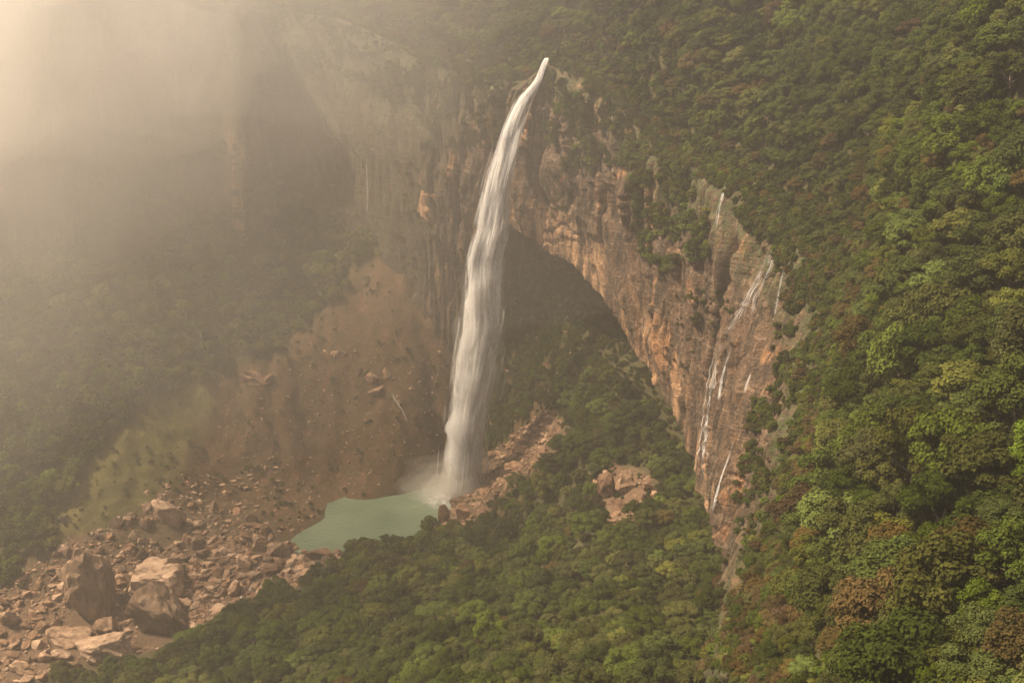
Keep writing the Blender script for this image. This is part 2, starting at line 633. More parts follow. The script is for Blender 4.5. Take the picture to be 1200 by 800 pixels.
def ground_z(x, y):
    fx = np.clip((np.asarray(x, float) - gx[0]) / 3.6, 0, len(gx) - 1.001)
    fy = np.clip((np.asarray(y, float) - gy[0]) / 3.6, 0, len(gy) - 1.001)
    i, j = fx.astype(int), fy.astype(int)
    a, b = fx - i, fy - j
    return GZ[i, j] * (1 - a) * (1 - b) + GZ[i + 1, j] * a * (1 - b) + GZ[i, j + 1] * (1 - a) * b + GZ[i + 1, j + 1] * a * b


def on_ground(px, py, y0=330, y1=1200):
    """where the sight line through (px, py) first meets the valley ground"""
    Y = np.arange(y0, y1, 1.0)
    d = ray(px, py)
    pts = EYE[None] + d[None] * (Y / d[1])[:, None]
    hit = pts[:, 2] < ground_z(pts[:, 0], pts[:, 1])
    if not hit.any():
        return None
    return pts[int(np.argmax(hit))]


V = np.stack([GX, GY, GZ], -1).reshape(-1, 3)
me = mesh_from('valley_ground', V, grid_faces(len(gx), len(gy)), True, M_GROUND)
ca = me.color_attributes.new('zone', 'FLOAT_COLOR', 'POINT')
ca.data.foreach_set('color', np.stack([bare, grass, field, np.ones_like(bare)], -1).reshape(-1).astype(np.float32))
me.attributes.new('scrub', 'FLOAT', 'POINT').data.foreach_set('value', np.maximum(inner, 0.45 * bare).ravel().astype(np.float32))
valley = link('valley_ground', me, kind='structure')

# ------------------------------------------------------------------ plateau and forested slopes behind the rim
PP = [RIM[int(k)] for k in np.linspace(0, len(RIM) - 1, 60)]
PP += [P(*a) for a in [
    (1200, 0, 480), (1200, 200, 420), (1200, 400, 340), (1200, 600, 265), (1200, 800, 190), (1000, 800, 232), (1000, 600, 330), (1000, 400, 470),
    (1000, 200, 600), (1000, 50, 690), (900, 100, 745), (920, 190, 680), (800, 0, 860), (800, 90, 805), (700, 0, 960), (640, 10, 1000),
    (560, 0, 1080), (560, 50, 1035), (480, 0, 1200), (1500, 0, 450), (1500, 400, 300), (1500, 800, 170), (1100, 500, 345), (1100, 300, 430), (1100, 100, 530)]]
PP += [np.array(a, float) for a in [(-60, 1400, 425), (-350, 1500, 435), (0, 1800, 450), (500, 1300, 455), (700, 800, 460), (700, 400, 430), (500, 100, 350),
                                    (-800, 1500, 445), (-1000, 1000, 450), (300, 1000, 430), (-200, 1320, 430), (-420, 1300, 425), (-700, 1100, 440), (900, 1500, 470), (350, 700, 430)]]
tpsP = TPS(PP, 0.004)
offs = np.array([0, 2, 5, 9, 14, 20, 27, 35, 44, 54, 66, 80, 96, 115, 138, 165, 200, 245, 300, 370, 460, 580])
ks = np.unique(np.concatenate([np.arange(0, len(RIM), 3), [len(RIM) - 1]]))
Rk, Nk = RIM[ks], INS[ks]
PXY = Rk[:, None, :2] + Nk[:, None, :2] * offs[None, :, None]
pz = np.clip(tpsP(PXY[..., 0], PXY[..., 1]), 150, 500)
bl = sstep(0, 30, offs)[None]
PZZ = Rk[:, 2][:, None] * (1 - bl) + pz * bl
PZZ = PZZ + 3.0 * fbm(PXY[..., 0] / 40, PXY[..., 1] / 40, 9.1, 4) * bl
V = np.concatenate([PXY, PZZ[..., None]], -1).reshape(-1, 3)
plat_faces = grid_faces(len(ks), len(offs))
me = mesh_from('plateau_ground', V, plat_faces, True, M_GROUND)
ca = me.color_attributes.new('zone', 'FLOAT_COLOR', 'POINT')
zc = np.zeros((len(V), 4), np.float32)
zc[:, 3] = 1
zc[:, 0] = (0.12 * (1 - bl) * np.ones_like(PZZ)).ravel()
ca.data.foreach_set('color', zc.ravel())
plateau = link('plateau_ground', me, kind='structure')
PLAT_V = V

# ------------------------------------------------------------------ the cliff
nv = 120
v = np.linspace(0, 1, nv)
dv = RIM - LIP
face = RIM[:, None] + (LIP - RIM)[:, None] * v[None, :, None]
s = S_ARC[:, None] + 0 * v[None]
zz = face[..., 2]
hard = sstep(10.5, 12.5, U)[:, None] * (1 - sstep(19.5, 22, U)[:, None])   # the bare right-hand wall
veg = 0.75 * sstep(20.0, 22, U)[:, None]
bulge = np.sin(np.pi * v)[None] * (6 * hard)
tilt = zz + 0.10 * s
lay = (tilt + 0.22 * s) / 10.0 + 2.2 * noise(s / 45, zz / 38, 5.5) + 0.8 * noise(s / 14, zz / 16, 1.5)
sawt = (lay - np.floor(lay))
lmask = sstep(-0.15, 0.45, noise(s / 38, zz / 30, 12.4))
strat = (sstep(0, 0.3, sawt) - sawt) * (0.9 + 1.1 * noise(s / 30, np.floor(lay) * 1.7, 2.0)) * lmask
warp = 9 * noise(s / 45, zz / 60, 1.1) + 0.22 * (zz - 200)
joint = 1 - np.abs(noise((s + warp) / 21, zz / 190, 1.7)) * 2.2
joint2 = 1 - np.abs(noise((s + warp) / 7.0, zz / 80, 8.7)) * 2.2
blk = np.floor((s + warp) / 11 + 1.8 * noise(s / 30, zz / 40, 3.3))
block = noise(blk * 1.31, np.floor(zz / 33 + blk * 0.37 + 0.8 * noise(s / 25, zz / 25, 6.1)) * 1.7, 4.4)
obl = noise((s * 0.75 + zz * 0.55) / 16, (zz * 0.75 - s * 0.55) / 60, 9.9)
rib = np.abs(noise((s + 1.6 * warp) / 19, zz / 260, 31.1)) * 2 + 0.6 * np.abs(noise((s + 1.6 * warp) / 8, zz / 130, 33.1))
cleft = np.exp(-((s - np.interp(17.35, U, S_ARC) - 0.12 * (zz - 230)) / 3.2) ** 2) * sstep(0.08, 0.2, v)[None] * (1 - sstep(0.62, 0.8, v))[None]
disp = (-11 * cleft + bulge + 6 * fbm(s / 70, zz / 80, 0.7, 3) + 2.5 * strat * (0.3 + hard) - 5.0 * np.clip(joint - 0.5, 0, 1) * 2 - 2.2 * np.clip(joint2 - 0.5, 0, 1) * 2
        + 3.2 * block + 2.6 * obl + 0.8 * fbm(s / 6, zz / 16, 3.1, 4) + hard * 5.5 * rib)
disp = disp * (0.75 + 0.25 * hard) * (1 - 0.55 * sstep(0.75, 1, v)[None] * hard)
edge = np.minimum(sstep(0, 0.05, v), 1)[None]
disp = disp * edge
OUT = -INW
face = face + OUT[:, None] * disp[..., None]
lip_rag = 2.5 * fbm(S_ARC / 14, 0.5, 2.2, 3) * sstep(11, 13, U)
face[..., 2] += (lip_rag[:, None] * sstep(0.55, 1, v)[None]) * (OVH[:, None] > 5)
# the undercut behind the lip, or straight down into the ground where there is none
L = face[:, -1]
ov = OVH[:, None]
rows = []
for q, dz in ((0.06, -1.5), (0.25, 4), (0.55, 7), (0.85, 3), (1.0, -8), (1.06, -40), (1.1, -120), (1.12, -200)):
    nz = fbm(S_ARC / 25, dz / 10, q * 5, 4)
    r = L + INW * (ov * q + (3.5 * nz)[:, None] * (ov > 5))
    r[:, 2] += np.where(OVH > 5, dz, -30 * q - 20) + 2 * nz
    rows.append(r)
under = np.stack(rows, 1)
full = np.concatenate([face, under], 1)
nvf = full.shape[1]
cf = grid_faces(len(U), nvf)[:, ::-1]
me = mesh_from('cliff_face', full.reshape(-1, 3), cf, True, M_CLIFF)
moss = np.zeros((len(U), nvf), np.float32)
moss[:, :nv] = np.clip(0.9 * (1 - sstep(0.05, 0.30, v))[None] + 0.8 * veg + 0.35 * (1 - hard), 0, 1)
moss[:, nv:] = 0.55
at = me.attributes.new('moss', 'FLOAT', 'POINT')
at.data.foreach_set('value', moss.ravel())
fresh_or_sunlit = sstep(0.62, 0.9, v)[None] * hard * sstep(-0.3, 0.25, noise(s / 22, zz / 45, 21.3)) * (1 - sstep(17.5, 19, U))[:, None]
buttress_sun = (sstep(6.55, 6.8, U) * (1 - sstep(6.97, 7.03, U)))[:, None] * sstep(0.35, 0.5, v)[None] * 0.8  # sunlight on the buttress face, painted into the rock colour
fresh_or_sunlit = np.maximum(fresh_or_sunlit, buttress_sun)
fresh_or_sunlit = np.concatenate([fresh_or_sunlit, np.zeros((len(U), nvf - nv))], 1)
me.attributes.new('fresh_or_sunlit', 'FLOAT', 'POINT').data.foreach_set('value', fresh_or_sunlit.ravel().astype(np.float32))
wet = np.clip((1 - hard) * (1 - veg) * 1.0 - buttress_sun + 0 * zz, 0, 1)  # dark staining cut back where the buttress sunlight is painted
wet = np.concatenate([wet, np.repeat(wet[:, -1:], nvf - nv, 1)], 1)
me.attributes.new('wet', 'FLOAT', 'POINT').data.foreach_set('value', wet.ravel().astype(np.float32))
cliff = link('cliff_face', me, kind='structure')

bvh = BVHTree.FromPolygons(np.concatenate([full.reshape(-1, 3), PLAT_V, np.stack([GX, GY, GZ], -1).reshape(-1, 3)]).tolist(),
                           np.concatenate([cf, plat_faces + full.shape[0] * nvf, grid_faces(len(gx), len(gy)) + full.shape[0] * nvf + len(PLAT_V)]).tolist())


def look(px, py):
    d = Vector(ray(px, py)).normalized()
    h = bvh.ray_cast(Vector(EYE), d)
    return h   # location, normal, index, distance

# ------------------------------------------------------------------ haze: one closed box of even air
bm = bmesh.new()
bmesh.ops.create_cube(bm, size=1.0)
HZ0, HZ1 = -110.0, 520.0
for vtx in bm.verts:
    vtx.co = Vector((vtx.co.x * 4400, 700 + vtx.co.y * 2900, HZ0 + (vtx.co.z + 0.5) * (HZ1 - HZ0)))
me = bpy.data.meshes.new('haze')
bm.to_mesh(me)
bm.free()
m, nt = nmat('haze_air')
t = NT(nt)
pv = t.n('ShaderNodeVolumePrincipled')
pv.inputs['Color'].default_value = (*HAZE_COLOR, 1)
pv.inputs['Density'].default_value = HAZE_DENSITY
pv.inputs['Anisotropy'].default_value = HAZE_G
t.out(pv.outputs[0], vol=True)
me.materials.append(m)
link('haze', me, kind='stuff')

# ------------------------------------------------------------------ crowns, trunks
def rand_dirs(r, n):
    d = r.normal(size=(n, 3))
    return d / np.linalg.norm(d, axis=1)[:, None]


def leaf_faces(r, C, N, size, aspect=1.5):
    """a folded diamond of two triangles for every centre C with the facing N"""
    n = len(C)
    t1 = np.cross(N, rand_dirs(r, n))
    t1 /= np.linalg.norm(t1, axis=1)[:, None] + 1e-9
    t2 = np.cross(N, t1)
    sz = size * r.uniform(0.6, 1.35, n)[:, None]
    a, b = C + t1 * sz * aspect * 0.5, C - t1 * sz * aspect * 0.5
    c, d = C + t2 * sz * 0.5 - N * sz * 0.18, C - t2 * sz * 0.5 - N * sz * 0.18
    V = np.stack([a, c, b, d], 1).reshape(-1, 3)
    i = np.arange(n)[:, None] * 4
    Fc = np.concatenate([i + np.array([[0, 1, 3]]), i + np.array([[1, 2, 3]])], 0)
    return V, Fc


def crown_arrays(seed, kind, nleaf, size):
    r = np.random.default_rng(seed)
    lobes = []
    if kind == 0:        # broad dome of many knobs
        n, hz, base = 26, 0.80, 0.15
    elif kind == 1:      # taller and looser
        n, hz, base = 20, 1.10, 0.0
    else:                # flat spreading plates
        n, hz, base = 22, 0.62, 0.25
    tries = 0
    while len(lobes) < n and tries < 2000:
        tries += 1
        d = rand_dirs(r, 1)[0]
        if d[2] < -0.25:
            continue
        rad = r.uniform(0.20, 0.36) if kind != 2 else r.uniform(0.2, 0.34)
        sh = r.uniform(0.62, 0.86) if r.random() < 0.8 else r.uniform(0.2, 0.55)
        c = d * sh * np.array([1, 1, hz])
        if any(np.linalg.norm(c - q[0]) < 0.62 * (rad + q[1]) * 0.8 for q in lobes):
            continue
        lobes.append((c, rad))
    lean = r.normal(size=2) * 0.08
    w = np.array([q[1] ** 2 for q in lobes])
    cnt = np.maximum(6, (w / w.sum() * nleaf).astype(int))
    Cs, Ns = [], []
    for (c, rad), k in zip(lobes, cnt):
        d = rand_dirs(r, k)
        low = d[:, 2] < -0.35
        d[low, 2] *= -1
        sub = 1 + 0.30 * noise(d[:, 0] * 3.2 + c[0] * 9, d[:, 1] * 3.2 + c[1] * 9, d[:, 2] * 3.2 + seed)
        rr = rad * sub * r.uniform(0.75, 1.04, k)
        sq = np.array([1, 1, 0.62 if kind == 2 else 0.85])
        p = c + d * rr[:, None] * sq
        nn = d + 0.55 * rand_dirs(r, k) + np.array([0, 0, 0.25])
        nn /= np.linalg.norm(nn, axis=1)[:, None]
        Cs.append(p)
        Ns.append(nn)
    C = np.concatenate(Cs)
    C[:, :2] += lean * (C[:, 2:] + 0.2)
    C[:, 2] += 0.62 + base
    return leaf_faces(r, C, np.concatenate(Ns), size)


def tube(V, Fc, pts, rads, k=6):
    base = len(V)
    pts = [np.array(p, float) for p in pts]
    for i, p in enumerate(pts):
        tdir = pts[min(i + 1, len(pts) - 1)] - pts[max(i - 1, 0)]
        tdir /= np.linalg.norm(tdir) + 1e-9
        a = np.cross(tdir, [0.3, 0.9, 0.2])
        a /= np.linalg.norm(a)
        b = np.cross(tdir, a)
        for j in range(k):
            an = 2 * math.pi * j / k
            V.append(p + rads[i] * (a * math.cos(an) + b * math.sin(an)))
    for i in range(len(pts) - 1):
        for j in range(k):
            q = base + i * k
            Fc.append((q + j, q + (j + 1) % k, q + k + (j + 1) % k, q + k + j))


def trunk_mesh(seed):
    r = random.Random(seed)
    V, Fc = [], []
    lean = (r.uniform(-.08, .08), r.uniform(-.08, .08))
    tube(V, Fc, [(0, 0, -0.35), (lean[0] * .2, lean[1] * .2, 0.1), (lean[0], lean[1], 0.45), (lean[0] * 1.5, lean[1] * 1.5, 0.85)], [0.075, 0.052, 0.042, 0.02])
    for k in range(6):
        a = k * 1.05 + r.uniform(-.3, .3)
        h = r.uniform(0.25, 0.55)
        rr = r.uniform(0.4, 0.65)
        tube(V, Fc, [(lean[0] * h * 1.6, lean[1] * h * 1.6, h), (math.cos(a) * rr * .5, math.sin(a) * rr * .5, h + 0.16), (math.cos(a) * rr, math.sin(a) * rr, h + r.uniform(.25, .45))], [0.028, 0.018, 0.007], 5)
    return mesh_from('trunk', V, Fc, True, M_BARK)


LEAVES = [
    ('deep green', mat_leaf('deep_green_leaves', (0.034, 0.049, 0.010), (0.069, 0.091, 0.019))),
    ('bright green', mat_leaf('bright_green_leaves', (0.059, 0.088, 0.015), (0.107, 0.144, 0.026))),
    ('olive green', mat_leaf('olive_leaves', (0.049, 0.058, 0.015), (0.092, 0.099, 0.028))),
    ('yellow green', mat_leaf('yellow_green_leaves', (0.078, 0.090, 0.018), (0.122, 0.130, 0.031))),
    ('ochre brown', mat_leaf('ochre_leaves', (0.078, 0.060, 0.020), (0.118, 0.090, 0.030))),
    ('rusty brown', mat_leaf('rusty_leaves', (0.062, 0.043, 0.019), (0.094, 0.066, 0.028))),
]
SHAPES = ['round', 'tall', 'spreading']
CROWN, CROWN_FAR = {}, {}
for si in range(3):
    A = [crown_arrays(100 + si * 10 + q, si, 7500, 0.058) for q in range(2)]
    B = crown_arrays(300 + si, si, 1800, 0.115)
    for ci, (cn, cm) in enumerate(LEAVES):
        Vv, Ff = A[ci % 2]
        CROWN[(si, ci)] = mesh_from('crown_%s' % SHAPES[si], Vv, Ff, False, cm)
        CROWN_FAR[(si, ci)] = mesh_from('far_crown_%s' % SHAPES[si], B[0], B[1], False, cm)
TRUNKS = [trunk_mesh(5), trunk_mesh(6)]

# ------------------------------------------------------------------ where the trees stand
bvh_plat = BVHTree.FromPolygons(PLAT_V.tolist(), plat_faces.tolist())


def in_view(x, y, z, m=160):
    px, py, dep = proj(np.stack([x, y, z], -1))
    return (px > -m) & (px < 1200 + m) & (py > -m * 0.8) & (py < 800 + m) & (dep > 60)


TREES = []       # x, y, z, R, shape, colour, zone
cell = 14.0
occ = {}


def try_place(x, y, R, k=0.72):
    ci, cj = int(x // cell), int(y // cell)
    for i in range(ci - 2, ci + 3):
        for j in range(cj - 2, cj + 3):
            for (qx, qy, qr) in occ.get((i, j), ()):
                if (qx - x) ** 2 + (qy - y) ** 2 < (k * (R + qr)) ** 2:
                    return False
    occ.setdefault((ci, cj), []).append((x, y, R))
    return True


def colour_of(r, x, y, dry):
    n = noise(x / 55, y / 55, 3.3) + 0.5 * noise(x / 18, y / 18, 8.8)
    q = r.random()
    if q < 0.008 + dry * 0.30 + 0.03 * max(0.0, n):
        return 4 if r.random() < 0.75 else 5
    if n > 0.25:
        return int(r.choice([1, 1, 0, 3, 2]))
    if n < -0.25:
        return int(r.choice([0, 0, 0, 2]))
    return int(r.choice([0, 0, 1, 2, 2, 3], p=[0.26, 0.2, 0.16, 0.16, 0.14, 0.08]))


# on the plateau and the slope to the right of the gorge
r_ = np.random.default_rng(21)
n_c = 230000
cx = r_.uniform(-600, 620, n_c)
cyy = r_.uniform(100, 1450, n_c)
ri = RIM[::5]
nrm = INS[::5]
d2 = np.empty(n_c)
side = np.empty(n_c)
for a in range(0, n_c, 20000):
    dx = cx[a:a + 20000, None] - ri[None, :, 0]
    dy = cyy[a:a + 20000, None] - ri[None, :, 1]
    q = dx * dx + dy * dy
    i = np.argmin(q, 1)
    ar = np.arange(len(i))
    d2[a:a + 20000] = np.sqrt(q[ar, i])
    side[a:a + 20000] = dx[ar, i] * nrm[i, 0] + dy[ar, i] * nrm[i, 1]
cpx, cpy, cdep = proj(np.stack([cx, cyy, tpsP(cx, cyy) + 5], -1))
ok = (side > 0) & (d2 > 2.5) & (cpx > -150) & (cpx < 1750) & (cpy > -150) & (cpy < 960) & (cdep > 70) & (np.hypot(cpx - 638, cpy - 70) > 10) & (np.hypot(cpx - 616, cpy - 100) > 22)
gxp = (tpsP(cx + 3, cyy) - tpsP(cx - 3, cyy)) / 6
gyp = (tpsP(cx, cyy + 3) - tpsP(cx, cyy - 3)) / 6
q_steep = 1 / np.sqrt(1 + gxp ** 2 + gyp ** 2)
ids = np.nonzero(ok)[0]
Rr = 5.0 * np.exp(np.abs(r_.normal(0, 0.45, n_c)))
Rr = np.where(r_.random(n_c) < 0.5, 4.3 + 1.4 * r_.random(n_c), Rr)
Rr = np.minimum(Rr, np.where(cdep < 480, 12.5, 10.0))
Rr = np.where((cdep < 520) & (Rr < 5.2), 5.2 + 2.5 * r_.random(n_c), Rr)
Rr = np.where((cdep < 420), Rr * 1.12, Rr)
Rr = np.where(d2 < 24, np.minimum(Rr, 2.4 + 0.17 * d2), Rr)
# the crowns that stand out in the photograph
for (qx, qy, R, sh, co) in [(985, 640, 13.5, 0, 1), (1135, 690, 12, 0, 4), (1192, 790, 8, 0, 4), (1085, 790, 10.5, 0, 1), (1105, 580, 13, 2, 1), (1000, 490, 12, 0, 0),
                            (935, 715, 9, 0, 2), (1040, 700, 11, 0, 2), (1125, 145, 6.5, 0, 5), (978, 178, 7, 0, 5), (1012, 245, 7.5, 0, 5), (1065, 345, 7, 0, 5),
                            (1160, 250, 11, 0, 1), (1085, 300, 11, 0, 0), (1150, 420, 10, 0, 2), (1020, 330, 10, 0, 0), (1110, 480, 8, 0, 5), (925, 330, 8, 1, 1)]:
    d_ = Vector(ray(qx, qy)).normalized()
    h = bvh_plat.ray_cast(Vector(EYE), d_)
    if h[0] is not None and try_place(h[0].x, h[0].y, R, 0.5):
        TREES.append([h[0].x, h[0].y, h[0].z, R, sh, co, 'slope'])
ids = ids[np.argsort(-Rr[ids] * r_.uniform(0.7, 1.3, len(ids)))]
for k in ids:
    x, y, R = cx[k], cyy[k], float(Rr[k])
    h = None
    if not try_place(x, y, R, 0.58):
        if q_steep[k] > 0.8 or not try_place(x, y, R, 0.58 * q_steep[k]):
            continue
    h = bvh_plat.ray_cast(Vector((x, y, 900)), Vector((0, 0, -1)))
    if h[0] is None:
        continue
    dry = (1.3 if cdep[k] < 540 else 0.5) * (1 - sstep(6, 40, d2[k])) + (0.09 if cdep[k] > 450 else 0.03)
    TREES.append([x, y, h[0].z, R, int(r_.choice([0, 0, 1, 2])), colour_of(r_, x, y, dry), 'slope' if x > 20 else 'plateau'])
# on the spur and the slopes inside the gorge
n_c = 90000
cx = r_.uniform(-700, 290, n_c)
cyy = r_.uniform(260, 1190, n_c)
czz = ground_z(cx, cyy)
zb, zg, zf, zi = zones(cx, cyy, czz)
cpx, cpy, cdep = proj(np.stack([cx, cyy, czz + 6], -1))
Rr = r_.uniform(0, 1, n_c)
order = np.argsort(Rr)
for k in order:
    x, y, z = cx[k], cyy[k], czz[k]
    if (z < 1.5 and y > 640) or not (-150 < cpx[k] < 1350 and -60 < cpy[k] < 960):
        continue
    leftside = y > 690 and x < 40 and not (cpx[k] > 560 and cpy[k] > 500)
    R = 5.0 + 4.6 * r_.random() ** 2 if leftside else 5.0 + 6.0 * r_.random() ** 1.6
    p = 1.0
    if zf[k] > 0.15:
        p = 0.0
    elif zi[k] > 0.4:
        p, R = (1.0 if cpx[k] > 590 else 0.35), 2.0 + 2.4 * r_.random()
    elif zb[k] > 0.3:
        p, R = 0.06, 1.2 + 1.2 * r_.random()
    elif zg[k] > 0.4:
        p, R = 0.02, 1.3 + 1.5 * r_.random()
    if r_.random() > p or not try_place(x, y, R, 0.60):
        continue
    TREES.append([x, y, z, R, int(r_.choice([0, 0, 1, 2])), (int(r_.choice([1, 1, 3, 3, 2])) if leftside and r_.random() < 0.8 else colour_of(r_, x, y, 0.10 if leftside else 0.02)), 'gorge' if leftside else 'spur'])

# ------------------------------------------------------------------ which trees show largest
T = np.array([[t[0], t[1], t[2], t[3]] for t in TREES])
TPX, TPY, TD = proj(np.stack([T[:, 0], T[:, 1], T[:, 2] + 0.9 * T[:, 3]], -1))
TR = T[:, 3] * F / TD
mask = np.zeros((200, 300), bool)
vis = np.zeros(len(TREES))
for k in np.argsort(TD):
    if not (-10 < TPX[k] < 1210 and -10 < TPY[k] < 810):
        continue
    d = Vector((T[k, 0], T[k, 1], T[k, 2] + 1.2 * T[k, 3])) - Vector(EYE)
    h = bvh.ray_cast(Vector(EYE), d.normalized(), d.length - 1.0)
    if h[0] is not None:
        continue
    r4 = TR[k] / 4
    i0, i1 = int(max(0, TPY[k] / 4 - r4)), int(min(200, TPY[k] / 4 + r4 + 1))
    j0, j1 = int(max(0, TPX[k] / 4 - r4)), int(min(300, TPX[k] / 4 + r4 + 1))
    if i1 <= i0 or j1 <= j0:
        continue
    yy, xx = np.mgrid[i0:i1, j0:j1]
    disc = (xx + .5 - TPX[k] / 4) ** 2 + (yy + .5 - TPY[k] / 4) ** 2 < r4 * r4
    sub = mask[i0:i1, j0:j1]
    vis[k] = (disc & ~sub).sum() * 16
    sub |= disc
N_TREE = 290
chosen = [int(k) for k in np.argsort(-vis)[:N_TREE] if vis[k] > 40]
is_thing = np.zeros(len(TREES), bool)
is_thing[chosen] = True

# ------------------------------------------------------------------ labels that single each out
COLS = ['far left', 'left', 'centre left', 'centre right', 'right', 'far right']
ROWS = ['topmost', 'high', 'upper middle', 'lower middle', 'low', 'bottom']
ORD = ['first', 'second', 'third', 'fourth', 'fifth', 'sixth', 'seventh', 'eighth', 'ninth', 'tenth', 'eleventh', 'twelfth', 'thirteenth', 'fourteenth', 'fifteenth', 'sixteenth', 'seventeenth', 'eighteenth', 'nineteenth', 'twentieth']


ORD += ['twenty-' + o for o in ORD[:9]] + ['thirtieth'] + ['thirty-' + o for o in ORD[:9]] + ['fortieth'] + ['forty-' + o for o in ORD[:9]]


def place_words(px, py):
    c = COLS[int(np.clip(np.searchsorted([70, 330, 600, 870, 1110], px), 0, 5))]
    r = ROWS[int(np.clip(np.searchsorted([110, 250, 400, 560, 700], py), 0, 5))]
    return 'in ' + r + ' ' + c


def unique_labels(items):
    """items: dicts with look, where, rel, px, py -> a label each that no other has"""
    def clash(ls):
        by = {}
        for i, l in enumerate(ls):
            by.setdefault(l, []).append(i)
        return [v for v in by.values() if len(v) > 1]
    lab = [f"{d['look']} {d['where']}" for d in items]
    for v in clash(lab):
        for i in v:
            lab[i] = f"{items[i]['look']} {items[i]['rel']}"
    for v in clash(lab):
        for i in v:
            lab[i] = f"{items[i]['look']} {items[i]['rel']}, {place_words(items[i]['px'], items[i]['py'])}"
    same = {}
    for i, d in enumerate(items):
        same.setdefault((d['look'], place_words(d['px'], d['py'])), []).append(i)
    for v in same.values():
        v.sort(key=lambda i: items[i]['py'])
    for v in clash(lab):
        for i in v:
            key = (items[i]['look'], place_words(items[i]['px'], items[i]['py']))
            j, n = same[key].index(i), len(same[key])
            o = ('upper' if j == 0 else 'lower') if n == 2 else ORD[j] + ' from the top, '
            lab[i] = f"{o} {key[0]} {key[1]}".replace('  ', ' ')
    return lab


def size_word(rpx, cuts, names):
    return names[int(np.searchsorted(cuts, rpx))]


WHERE = {'slope': 'on the forest slope beside the cliff', 'plateau': 'on the plateau above the gorge wall', 'gorge': 'on the hazy slope inside the gorge', 'spur': 'on the wooded spur below the pool'}
items = []
for k in chosen:
    t = TREES[k]
    sz = size_word(TR[k], [12, 18, 26, 38], ['tiny', 'small', 'middling', 'large', 'huge'])
    look_ = f"{sz} {LEAVES[t[5]][0]} {SHAPES[t[4]]} tree"
    near = sorted((j for j in chosen if j != k), key=lambda j: (TPX[j] - TPX[k]) ** 2 + (TPY[j] - TPY[k]) ** 2)[:6]
    nb = next((j for j in near if TREES[j][5] != t[5]), near[0])
    dx, dy = TPX[k] - TPX[nb], TPY[k] - TPY[nb]
    rel = ('below' if dy > 0 else 'above') if abs(dy) > abs(dx) else ('right of' if dx > 0 else 'left of')
    nsz = size_word(TR[nb], [12, 18, 26, 38], ['tiny', 'small', 'middling', 'large', 'huge'])
    items.append(dict(look=look_, where=WHERE[t[6]], rel=f"{rel} a {LEAVES[TREES[nb][5]][0]} one", side=f"{rel} {LEAVES[TREES[nb][5]][0]}", px=TPX[k], py=TPY[k]))
tree_labels = unique_labels(items)

firsts = {}
r_ = np.random.default_rng(77)
for k, lab in zip(chosen, tree_labels):
    x, y, z, R, sh, co, zn = TREES[k]
    t = thing('broadleaf_tree', lab, 'tree', (x, y, z), 'broadleaf trees of the hill forest')
    t.rotation_euler = (0, 0, r_.uniform(0, 6.28))
    t.scale = (R, R, R * (1 + 0.42 * noise(x * 0.37, y * 0.37, 4.4)))
    c = link('crown', CROWN[(sh, co)] if TR[k] > 11 else CROWN_FAR[(sh, co)], t)
    b = link('trunk', TRUNKS[k % 2], t)
    firsts.setdefault((sh, co, TR[k] > 11), c)
TRUNK_OBJ = b


# ------------------------------------------------------------------ the rest of the forest: one mass
def scatter_object(name, rows, protos):
    """rows: (x, y, z, rotz, scale, proto index); protos: objects whose meshes are repeated on the points"""
    A = np.array(rows, float)
    me = bpy.data.meshes.new(name)
    me.vertices.add(len(A))
    me.vertices.foreach_set('co', A[:, :3].astype(np.float32).ravel())
    for nm, ty, col in (('rz', 'FLOAT', A[:, 3]), ('sc', 'FLOAT', A[:, 4])):
        me.attributes.new(nm, ty, 'POINT').data.foreach_set('value', col.astype(np.float32))
    me.attributes.new('pi', 'INT', 'POINT').data.foreach_set('value', A[:, 5].astype(np.int32))
    o = link(name, me, kind='stuff')
    ng = bpy.data.node_groups.new(name + '_scatter', 'GeometryNodeTree')
    ng.interface.new_socket('Geometry', in_out='INPUT', socket_type='NodeSocketGeometry')
    ng.interface.new_socket('Geometry', in_out='OUTPUT', socket_type='NodeSocketGeometry')
    N, Lk = ng.nodes, ng.links
    gi, go = N.new('NodeGroupInput'), N.new('NodeGroupOutput')
    join = N.new('GeometryNodeJoinGeometry')

    def attr(nm, ty):
        a = N.new('GeometryNodeInputNamedAttribute')
        a.data_type = ty
        a.inputs['Name'].default_value = nm
        return a.outputs[0]
    rz, sc, pi = attr('rz', 'FLOAT'), attr('sc', 'FLOAT'), attr('pi', 'INT')
    cmb = N.new('ShaderNodeCombineXYZ')
    Lk.new(rz, cmb.inputs[2])
    for k, p in enumerate(protos):
        inf = N.new('GeometryNodeObjectInfo')
        inf.transform_space = 'ORIGINAL'
        inf.inputs['Object'].default_value = p
        inf.inputs['As Instance'].default_value = True
        cp = N.new('FunctionNodeCompare')
        cp.data_type = 'INT'
        cp.operation = 'EQUAL'
        Lk.new(pi, cp.inputs[2])
        cp.inputs[3].default_value = k
        iop = N.new('GeometryNodeInstanceOnPoints')
        Lk.new(gi.outputs[0], iop.inputs['Points'])
        Lk.new(cp.outputs[0], iop.inputs['Selection'])
        Lk.new(inf.outputs['Geometry'], iop.inputs['Instance'])
        Lk.new(cmb.outputs[0], iop.inputs['Rotation'])
        Lk.new(sc, iop.inputs['Scale'])
        Lk.new(iop.outputs[0], join.inputs[0])
    Lk.new(join.outputs[0], go.inputs[0])
    md = o.modifiers.new('scatter', 'NODES')
    md.node_group = ng
    return o


keys = sorted(firsts.keys(), key=str)
protos = [firsts[k] for k in keys] + [TRUNK_OBJ]


